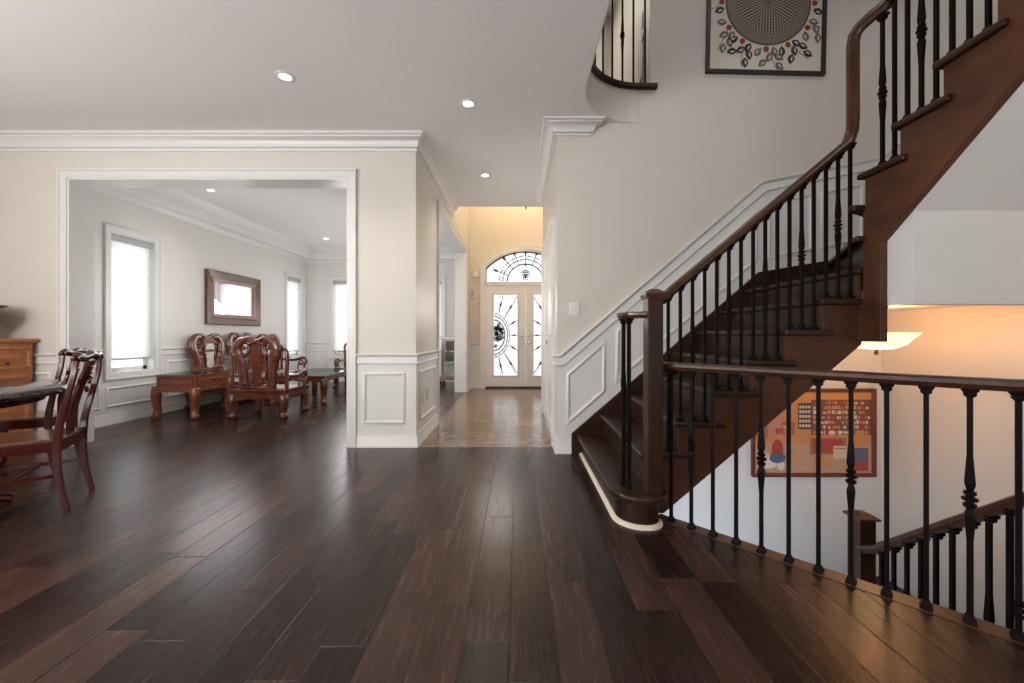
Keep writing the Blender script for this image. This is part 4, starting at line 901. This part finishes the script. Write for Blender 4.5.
for k in range(4):
    a = k*PI/2+PI/4; mb = MB().tube(catmull([(0.1*math.cos(a), 0.1*math.sin(a), 0.16), (0.25*math.cos(a), 0.25*math.sin(a), 0.13), (0.40*math.cos(a), 0.40*math.sin(a), 0.05), (0.46*math.cos(a), 0.46*math.sin(a), 0.03)], 5), rvals([0.05, 0.04, 0.03, 0.032], 5), 8); obj('foot', mb, 'diningwood', t, smooth=True)
# sideboard
t = thing('sideboard', 'honey coloured carved sideboard in the dining corner at the left edge', 'cabinet', (-4.92, 3.22, 0))
W, D, H = 0.54, 1.22, 1.055   # depth in x, length in y
mb = MB().box(-0.27, 0.25, -0.61, 0.61, 0.10, H-0.04); obj('case', mb, 'sidewood', t, bevel=0.004)
obj('top', MB().box(-0.27, 0.285, -0.64, 0.635, H-0.03, H).box(-0.27, 0.27, -0.625, 0.625, H-0.045, H-0.03), 'sidewood', t, bevel=0.006)
obj('plinth', MB().box(-0.27, 0.265, -0.625, 0.625, 0.0, 0.11), 'sidewood', t, bevel=0.006)
pf = [(0, -0.014), (0.012, -0.01), (0.014, 0.004), (0.006, 0.014), (0, 0.014)]
for k in range(3):
    y0 = -0.60+k*0.405; y1 = y0+0.39
    mb = MB().box(0.25, 0.262, y0, y1, 0.76, 0.99); mb.sweep([(0.262, y0+0.03, 0.79), (0.262, y0+0.03, 0.965), (0.262, y1-0.03, 0.965), (0.262, y1-0.03, 0.79)], pf, (1, 0, 0), (0, -1, 0), closed=True)
    mb.ball((0.262, (y0+y1)/2, 0.88), 0.03, (0.35, 2.2, 0.9)); mb.ball((0.262, (y0+y1)/2-0.07, 0.88), 0.02, (0.35, 2, 0.9)); mb.ball((0.262, (y0+y1)/2+0.07, 0.88), 0.02, (0.35, 2, 0.9))
    o = obj('drawer', mb, 'sidewood', t); obj('knob', MB().ball((0.275, (y0+y1)/2, 0.83), 0.014), 'bronze', o)
    mb = MB().box(0.25, 0.262, y0, y1, 0.14, 0.74); mb.sweep([(0.262, y0+0.04, 0.18), (0.262, y0+0.04, 0.70), (0.262, y1-0.04, 0.70), (0.262, y1-0.04, 0.18)], pf, (1, 0, 0), (0, -1, 0), closed=True)
    o = obj('door', mb, 'sidewood', t); obj('knob', MB().ball((0.275, y1-0.02, 0.5), 0.014), 'bronze', o)
mb = MB().lathe((0, 0, 0), [(0.0, 0.0), (0.13, 0.0), (0.14, 0.015), (0.09, 0.035), (0.075, 0.06), (0.15, 0.11), (0.215, 0.18), (0.225, 0.24), (0.215, 0.275), (0.21, 0.29), (0.235, 0.298), (0.235, 0.306), (0.17, 0.306), (0.165, 0.27), (0.1, 0.1), (0.0, 0.08)], 36)
o = obj('vase', mb, 'frame', smooth='auto', loc=(-4.91, 3.54, 1.055)); tag(o, 'brown turned bowl vase with a flared rim standing on the sideboard', 'vase')
# ------------------------------------------------------------------ wall decoration
t = thing('wall_mirror', 'rectangular mirror in a broad brown wooden frame on the living room wall', 'mirror', (-4.96, 6.945, 1.70))
wv, hv = 0.65, 0.44
wide = [(0, 0), (0.05, 0), (0.055, 0.012), (0.035, 0.12), (0.025, 0.125), (0.0, 0.125)]
obj('frame', MB().sweep([(0, -wv, -hv), (0, -wv, hv), (0, wv, hv), (0, wv, -hv)], wide, (1, 0, 0), (0, 1, 0), closed=True), 'frame', t)
i0, j0 = wv-0.125, hv-0.125
obj('inner_frame', MB().sweep([(0.004, -i0, -j0), (0.004, -i0, j0), (0.004, i0, j0), (0.004, i0, -j0)], [(0, 0), (0.034, 0), (0.026, 0.05), (0.0, 0.055)], (1, 0, 0), (0, 1, 0), closed=True), 'frame_in', t, label='reddish inlaid inner band of the frame')
obj('mirror_glass', MB().box(0.006, 0.012, -i0+0.04, i0-0.04, -j0+0.04, j0-0.04), 'mirror', t)
# medallion picture (slightly askew)
for k_, c_ in (('canvas', (0.66, 0.61, 0.53)), ('disc', (0.09, 0.062, 0.05)), ('ring', (0.20, 0.15, 0.125)), ('petal', (0.42, 0.35, 0.30)), ('leafdark', (0.03, 0.028, 0.026)), ('leafgrey', (0.15, 0.135, 0.115)), ('berry', (0.25, 0.03, 0.02))): M[k_] = mat('picture_'+k_, c_, 0.6)
t = thing('medallion_picture', 'black framed picture of a brown medallion with leaves and red berries above the stairs', 'picture', (2.279, 3.664, 4.135))
t.rotation_euler = (0, math.radians(1.4), 0)
pw, ph = 0.543, 0.655
obj('frame', MB().sweep([(-pw, 0, -ph), (-pw, 0, ph), (pw, 0, ph), (pw, 0, -ph)], [(0, 0), (0.035, 0), (0.035, 0.028), (0.018, 0.032), (0, 0.032)], (0, -1, 0), (1, 0, 0), closed=True), 'black', t)
mb = MB(); mb.box(-pw+0.02, pw-0.02, -0.014, -0.004, -ph+0.02, ph-0.02)
cz = 0.0; cx_ = 0.015
def disc(r0, r1, y, n=48):
    P0 = [(cx_+r0*math.cos(2*PI*i/n), y, cz+r0*math.sin(2*PI*i/n)) for i in range(n)]; P1 = [(cx_+r1*math.cos(2*PI*i/n), y, cz+r1*math.sin(2*PI*i/n)) for i in range(n)]
    mb.add(P0+P1, [(i, (i+1) % n, n+(i+1) % n, n+i) for i in range(n)])
mb.m = 2; disc(0.305, 0.39, -0.0165); mb.m = 1; disc(0.375, 0.392, -0.0168); disc(0.295, 0.30, -0.0168); mb.m = 1; disc(0.001, 0.305, -0.0158)
mb.m = 3; disc(0.298, 0.302, -0.0172)
for ring in range(10):
    r = 0.03+ring*0.0275; n = 10+ring*6
    for i in range(n):
        a = 2*PI*(i+0.5*(ring % 2))/n; c, s = math.cos(a), math.sin(a); l = 0.034; wd = min(0.014, r*0.25)
        q = lambda rr_, tt: (cx_+rr_*c-tt*s, -0.0165, cz+rr_*s+tt*c)
        mb.add([q(r-l*0.5, 0), q(r, wd*0.5), q(r+l*0.5, 0), q(r, -wd*0.5)], [(0, 1, 2, 3)])
def leaf(x, z, a, l=0.072, m_=4):
    c, s = math.cos(a), math.sin(a); q = lambda u, v, y: (cx_+x+u*c-v*s, y, cz+z+u*s+v*c)
    out = [(0, 0), (0.25, 0.26), (0.5, 0.33), (0.78, 0.2), (1, 0), (0.78, -0.2), (0.5, -0.33), (0.25, -0.26)]
    mb.m = m_; mb.add([q((u-0.5)*l, v*l, -0.0165) for u, v in out], [list(range(8))])
    mb.m = 0; mb.add([q((u-0.55)*l*0.5, (v*0.28+0.06)*l*0.9, -0.0172) for u, v in out], [list(range(8))])
def stem(pts):
    pts = [(max(-pw+0.03-cx_, min(pw-0.03-cx_, a)), max(-ph+0.03, min(ph-0.03, b))) for a, b in pts]
    mb.m = 5; mb.tube([(cx_+x, -0.0165, cz+z) for x, z in [(p.x, p.y) for p in catmull([(a, b, 0) for a, b in pts], 5)]], 0.0028, 4)
rnd = random.Random(5)
for q in range(0, 360, 30):
    a = math.radians(q+rnd.uniform(-4, 4)); r = 0.425
    if abs(math.cos(a)*r) > 0.47: continue
    bx_, bz_ = r*math.cos(a), r*math.sin(a)
    ox, oz = math.cos(a), math.sin(a); tx, tz = -oz, ox
    stem([(bx_+ox*0.02, bz_+oz*0.02), (bx_+ox*0.05+tx*0.05, bz_+oz*0.05+tz*0.05), (bx_+ox*0.12+tx*0.07, bz_+oz*0.12+tz*0.07), (bx_+ox*0.2+tx*0.12, bz_+oz*0.2+tz*0.12)])
    for (u, v, da) in ((0.02, 0.075, 0.3), (0.07, 0.12, 1.0), (0.075, 0.03, -0.4), (0.03, -0.075, 2.6), (0.15, 0.13, 0.9), (0.13, -0.03, -0.9)):
        X_, Z_ = bx_+ox*u+tx*v, bz_+oz*u+tz*v
        if abs(X_) < pw-0.07 and abs(Z_) < ph-0.07 and math.hypot(X_, Z_) > 0.43: leaf(X_, Z_, a+da+rnd.uniform(-.3, .3), 0.098, 4 if (q//30) % 2 == 0 else 5)
    mb.m = 6; n = 12; mb.add([(cx_+bx_+0.026*math.cos(2*PI*i/n), -0.0178, cz+bz_+0.026*math.sin(2*PI*i/n)) for i in range(n)], [list(range(n))])
obj('canvas', mb, ['canvas', 'disc', 'ring', 'petal', 'leafdark', 'leafgrey', 'berry'], t)
# shop interior picture above the basement stairs (plain generic stand-in)
cols = {'p_warm': (0.58, 0.27, 0.13), 'p_floor': (0.55, 0.33, 0.22), 'p_dark': (0.06, 0.045, 0.045), 'p_shelf': (0.20, 0.075, 0.045), 'p_red': (0.42, 0.06, 0.05), 'p_blue': (0.10, 0.13, 0.22), 'p_cream': (0.66, 0.56, 0.44), 'p_orange': (0.62, 0.28, 0.08), 'p_white': (0.7, 0.66, 0.62), 'p_wood': (0.38, 0.15, 0.08), 'p_pink': (0.55, 0.26, 0.24)}
names = list(cols)
for k_, c_ in cols.items(): M[k_] = mat('print_'+k_[2:], c_, 0.45)
t = thing('shop_picture', 'colourful picture of a shop interior in a red brown frame on the basement stair wall', 'picture', (2.70, 3.652, 0.198))
pw, ph = 0.565, 0.402
obj('frame', MB().sweep([(-pw, 0, -ph), (-pw, 0, ph), (pw, 0, ph), (pw, 0, -ph)], [(0, 0), (0.03, 0), (0.03, 0.018), (0.018, 0.034), (0, 0.034)], (0, -1, 0), (1, 0, 0), closed=True), 'redframe', t)
mb = MB(); mb.m = 0; mb.box(-pw+0.02, pw-0.02, -0.012, -0.004, -ph+0.02, ph-0.02)
kk_ = [0]
def R4(x0, x1, z0, z1, m_, y=-0.013): kk_[0] += 1; y -= kk_[0]*0.000015; mb.m = names.index(m_); mb.add([(x0, y, z0), (x1, y, z0), (x1, y, z1), (x0, y, z1)], [(0, 1, 2, 3)])
def blob(x, z, rx, rz, m_, y=-0.0142, n=14): kk_[0] += 1; y -= kk_[0]*0.000015; mb.m = names.index(m_); mb.add([(x+rx*math.cos(2*PI*i/n), y, z+rz*math.sin(2*PI*i/n)) for i in range(n)], [list(range(n))])
R4(-pw+0.03, pw-0.03, -ph+0.03, -0.10, 'p_floor'); R4(-0.02, pw-0.03, -0.02, 0.30, 'p_shelf'); R4(-pw+0.03, pw-0.03, 0.30, ph-0.03, 'p_orange', -0.0132)
rnd = random.Random(11)
for r in range(7):
    z = -0.01+r*0.045; x = 0.0
    while x < pw-0.07:
        w_ = rnd.uniform(0.012, 0.03); R4(x, x+w_, z, z+rnd.uniform(0.02, 0.036), rnd.choice(['p_red', 'p_cream', 'p_pink', 'p_orange', 'p_white', 'p_wood', 'p_blue', 'p_warm']), -0.0136); x += w_+rnd.uniform(0.002, 0.01)
R4(-0.14, -0.02, 0.03, 0.27, 'p_dark', -0.0134)
for r in range(5):
    for c in range(4): R4(-0.13+c*0.027, -0.11+c*0.027, 0.05+r*0.043, 0.075+r*0.043, 'p_cream', -0.0138)
R4(-0.52, -0.42, -0.05, 0.20, 'p_wood', -0.0134); R4(-0.40, -0.30, 0.02, 0.28, 'p_pink', -0.0134); R4(-0.29, -0.17, -0.02, 0.10, 'p_wood', -0.0134); R4(-0.28, -0.16, 0.12, 0.27, 'p_warm', -0.0134)
R4(-0.03, 0.30, -0.20, -0.03, 'p_wood', -0.0139); R4(-0.05, 0.32, -0.045, -0.02, 'p_orange', -0.0141); R4(0.0, 0.27, -0.18, -0.06, 'p_red', -0.0140)
R4(0.18, 0.30, -0.24, -0.12, 'p_cream', -0.0143); R4(0.19, 0.29, -0.15, -0.14, 'p_wood', -0.0145); R4(0.36, 0.50, -0.26, -0.14, 'p_blue', -0.0141); R4(0.38, 0.46, -0.12, 0.02, 'p_orange', -0.0141); R4(0.31, 0.50, -0.35, -0.26, 'p_red', -0.0142)
blob(-0.33, -0.16, 0.055, 0.10, 'p_red'); blob(-0.33, -0.23, 0.075, 0.05, 'p_blue', -0.0144); blob(-0.41, -0.27, 0.08, 0.06, 'p_white'); blob(-0.45, -0.22, 0.05, 0.04, 'p_cream', -0.0146); blob(-0.30, -0.30, 0.035, 0.045, 'p_white'); blob(0.08, -0.28, 0.07, 0.045, 'p_orange'); blob(0.03, -0.25, 0.035, 0.03, 'p_warm', -0.0146)
for i in range(8): blob(rnd.uniform(0.0, 0.28), 0.0, 0.016, 0.02, rnd.choice(['p_white', 'p_cream', 'p_blue', 'p_red']))
for i in range(10): blob(rnd.uniform(-0.5, -0.15), rnd.uniform(0.0, 0.05), 0.02, 0.03, rnd.choice(['p_cream', 'p_orange', 'p_red', 'p_wood']))
obj('print', mb, names, t)
# small stained ornament on the upper hall wall
t = thing('wall_ornament', 'small ornament with a violet disc on the wall end beside the upper balusters', 'ornament', (1.216, 3.86, 4.0))
obj('disc', MB().lathe((-0.001, 0, 0), [(0, 0), (0.05, 0), (0.05, -0.012), (0, -0.014)], 14, 'x'), mat('violet_glass', (0.09, 0.04, 0.22), 0.2), t)
obj('stem', MB().tube([(-0.008, 0.0, 0.22), (-0.008, 0.02, 0.05)], 0.006, 5).tube([(-0.008, 0.0, -0.05), (-0.008, -0.03, -0.2), (-0.008, 0.02, -0.42)], 0.006, 5).ball((-0.01, 0.06, -0.42), 0.03, (0.3, 0.7, 1.6)), mat('grey_metal_leaf', (0.25, 0.23, 0.24), 0.4, 0.6), t)
# white door casing and panel of the upper hall seen through the balusters
struct('wall_upper_far', MB().box(-0.98, 1.39, 6.0, 6.05, 3.371, 5.9), 'wall')
struct('door_5', MB().box(1.05, 1.30, 5.955, 6.0, 3.371, 5.6), 'white')
# ------------------------------------------------------------------ small fittings
def plate(name, loc, axis, label, cat, w_=0.046, h_=0.06, kind='switch'):
    t = thing(name, label, cat, loc)
    def bx(a, b, c, d, e, f):
        return MB().box(a, b, -d, -c, e, f) if axis == 'y' else MB().box(c, d, a, b, e, f)
    obj('cover_plate', bx(-w_, w_, 0.001, 0.007, -h_, h_), 'plastic', t, bevel=0.002)
    if kind == 'switch':
        obj('rocker', bx(-0.016, 0.016, 0.007, 0.011, -0.033, 0.033), 'plastic', t, bevel=0.002)
    else:
        for z in (-0.02, 0.02): obj('socket', bx(-0.015, 0.015, 0.007, 0.0095, z-0.013, z+0.013), 'plastic', t, bevel=0.003)
    return t
plate('light_switch', (0.518, 3.662, 1.33), 'y', 'white rocker light switch on the beige wall left of the stairs', 'switch')
plate('wall_outlet', (-0.986, 4.10, 0.45), 'x', 'nearer white outlet plate in the wainscot panel on the pillar side', 'outlet', kind='o')
plate('wall_outlet', (-0.986, 4.33, 0.45), 'x', 'farther white outlet plate in the wainscot panel on the pillar side', 'outlet', kind='o')
plate('wall_outlet', (-4.62, 9.349, 0.42), 'y', 'white outlet plate in the far living room corner panel', 'outlet', 0.036, kind='o')
t = thing('door_chime', 'beige door chime box high on the entry wall left of the arched window', 'chime', (-0.86, 8.148, 2.33))
obj('chime_cover', MB().box(-0.055, 0.055, -0.045, 0, -0.06, 0.06), 'doorwhite', t, bevel=0.006)
t = thing('wall_hook', 'small scrolled key hook on the entry wall below the door chime', 'hook', (-0.93, 8.148, 1.92))
obj('back_plate', MB().box(-0.018, 0.018, -0.008, 0, -0.1, 0.1), 'steel', t, bevel=0.003); obj('scroll', MB().tube(catmull([(0, -0.01, 0.10), (0.03, -0.03, 0.02), (0, -0.035, -0.04), (0.04, -0.05, -0.09), (0.06, -0.05, -0.03)], 5), 0.007, 6), 'steel', t, smooth=True)
def downlight(x, y, z, label, power, col=(1.0, 0.90, 0.78)):
    t = thing('recessed_light', label, 'ceiling light', (x, y, z), 0, 'recessed ceiling lights')
    obj('trim_ring', MB().lathe((0, 0, 0), [(0.041, -0.001), (0.043, -0.007), (0.066, -0.006), (0.07, -0.001)], 28), 'white', t, smooth='auto')
    obj('lens', MB().lathe((0, 0, 0), [(0.0, -0.004), (0.040, -0.004), (0.041, -0.002), (0.0, -0.002)], 24), 'bulb', t)
    spot('downlight', (x, y, z-0.03), power, col, 118, 0.7, 0.04)
downlight(-1.755, 3.0, CH, 'round recessed light in the dark part of the ceiling above the dining side', 26)
downlight(-0.42, 3.35, CH, 'round recessed light in the middle of the ceiling in front of the hallway', 26)
downlight(-0.40, 4.85, CH, 'round recessed light in the hallway ceiling between pillar and closet', 26)
downlight(-4.26, 5.52, 3.10, 'round recessed light of the living room, at its near left', 12)
downlight(-2.32, 5.52, 3.10, 'round recessed light of the living room, just left of the pillar', 12)
downlight(-4.0, 8.3, 3.10, 'round recessed light of the living room, at its far end', 12)
# entry chandelier: only its bottom finial hangs below the ceiling edge
t = thing('entry_chandelier', 'dark bronze chandelier finial hanging in the tall entry', 'chandelier', (0.14, 7.0, 3.30))
obj('finial', MB().lathe((0, 0, 0), [(0, 0), (0.012, 0.01), (0.018, 0.03), (0.012, 0.045), (0.06, 0.08), (0.085, 0.10), (0.02, 0.12), (0.02, 0.3), (0, 0.3)], 16), 'bronze', t, smooth='auto')
obj('shade', MB().lathe((0, 0, 0), [(0.02, 0.26), (0.14, 0.30), (0.22, 0.38), (0.24, 0.40), (0.235, 0.40), (0.21, 0.385), (0.13, 0.31), (0.02, 0.275)], 28), 'bowl', t, smooth=True)
obj('chain', MB().tube([(0, 0, 0.3), (0, 0, 2.602)], 0.01, 6), 'bronze', t)
point('entry_chandelier_light', (0.14, 6.9, 4.4), 85, (1.0, 0.76, 0.46), 0.15)
# bowl light over the basement stairs
t = thing('bowl_ceiling_light', 'glowing amber glass bowl ceiling light below the hanging stair post', 'ceiling light', (2.70, 3.0, 1.305))
obj('canopy', MB().lathe((0, 0, 0), [(0, 0), (0.07, 0), (0.065, -0.02), (0.012, -0.03), (0.012, -0.32), (0, -0.32)], 20), 'bronze', t, smooth='auto')
obj('glass_bowl', MB().lathe((0, 0, 0), [(0.02, -0.325), (0.10, -0.318), (0.17, -0.285), (0.21, -0.235), (0.24, -0.205), (0.245, -0.198), (0.235, -0.198), (0.205, -0.23), (0.165, -0.275), (0.10, -0.308), (0.02, -0.315)], 36), 'bowl', t, smooth=True)
obj('finial', MB().lathe((0, 0, 0), [(0, -0.37), (0.012, -0.36), (0.016, -0.348), (0.008, -0.338), (0.022, -0.325), (0, -0.32)], 14), 'bronze', t, smooth='auto')
point('bowl_light', (2.70, 3.0, 1.20), 14, (1.0, 0.45, 0.15), 0.07)
point('bowl_light_lower', (2.70, 3.0, 0.88), 3, (1.0, 0.60, 0.30), 0.12)
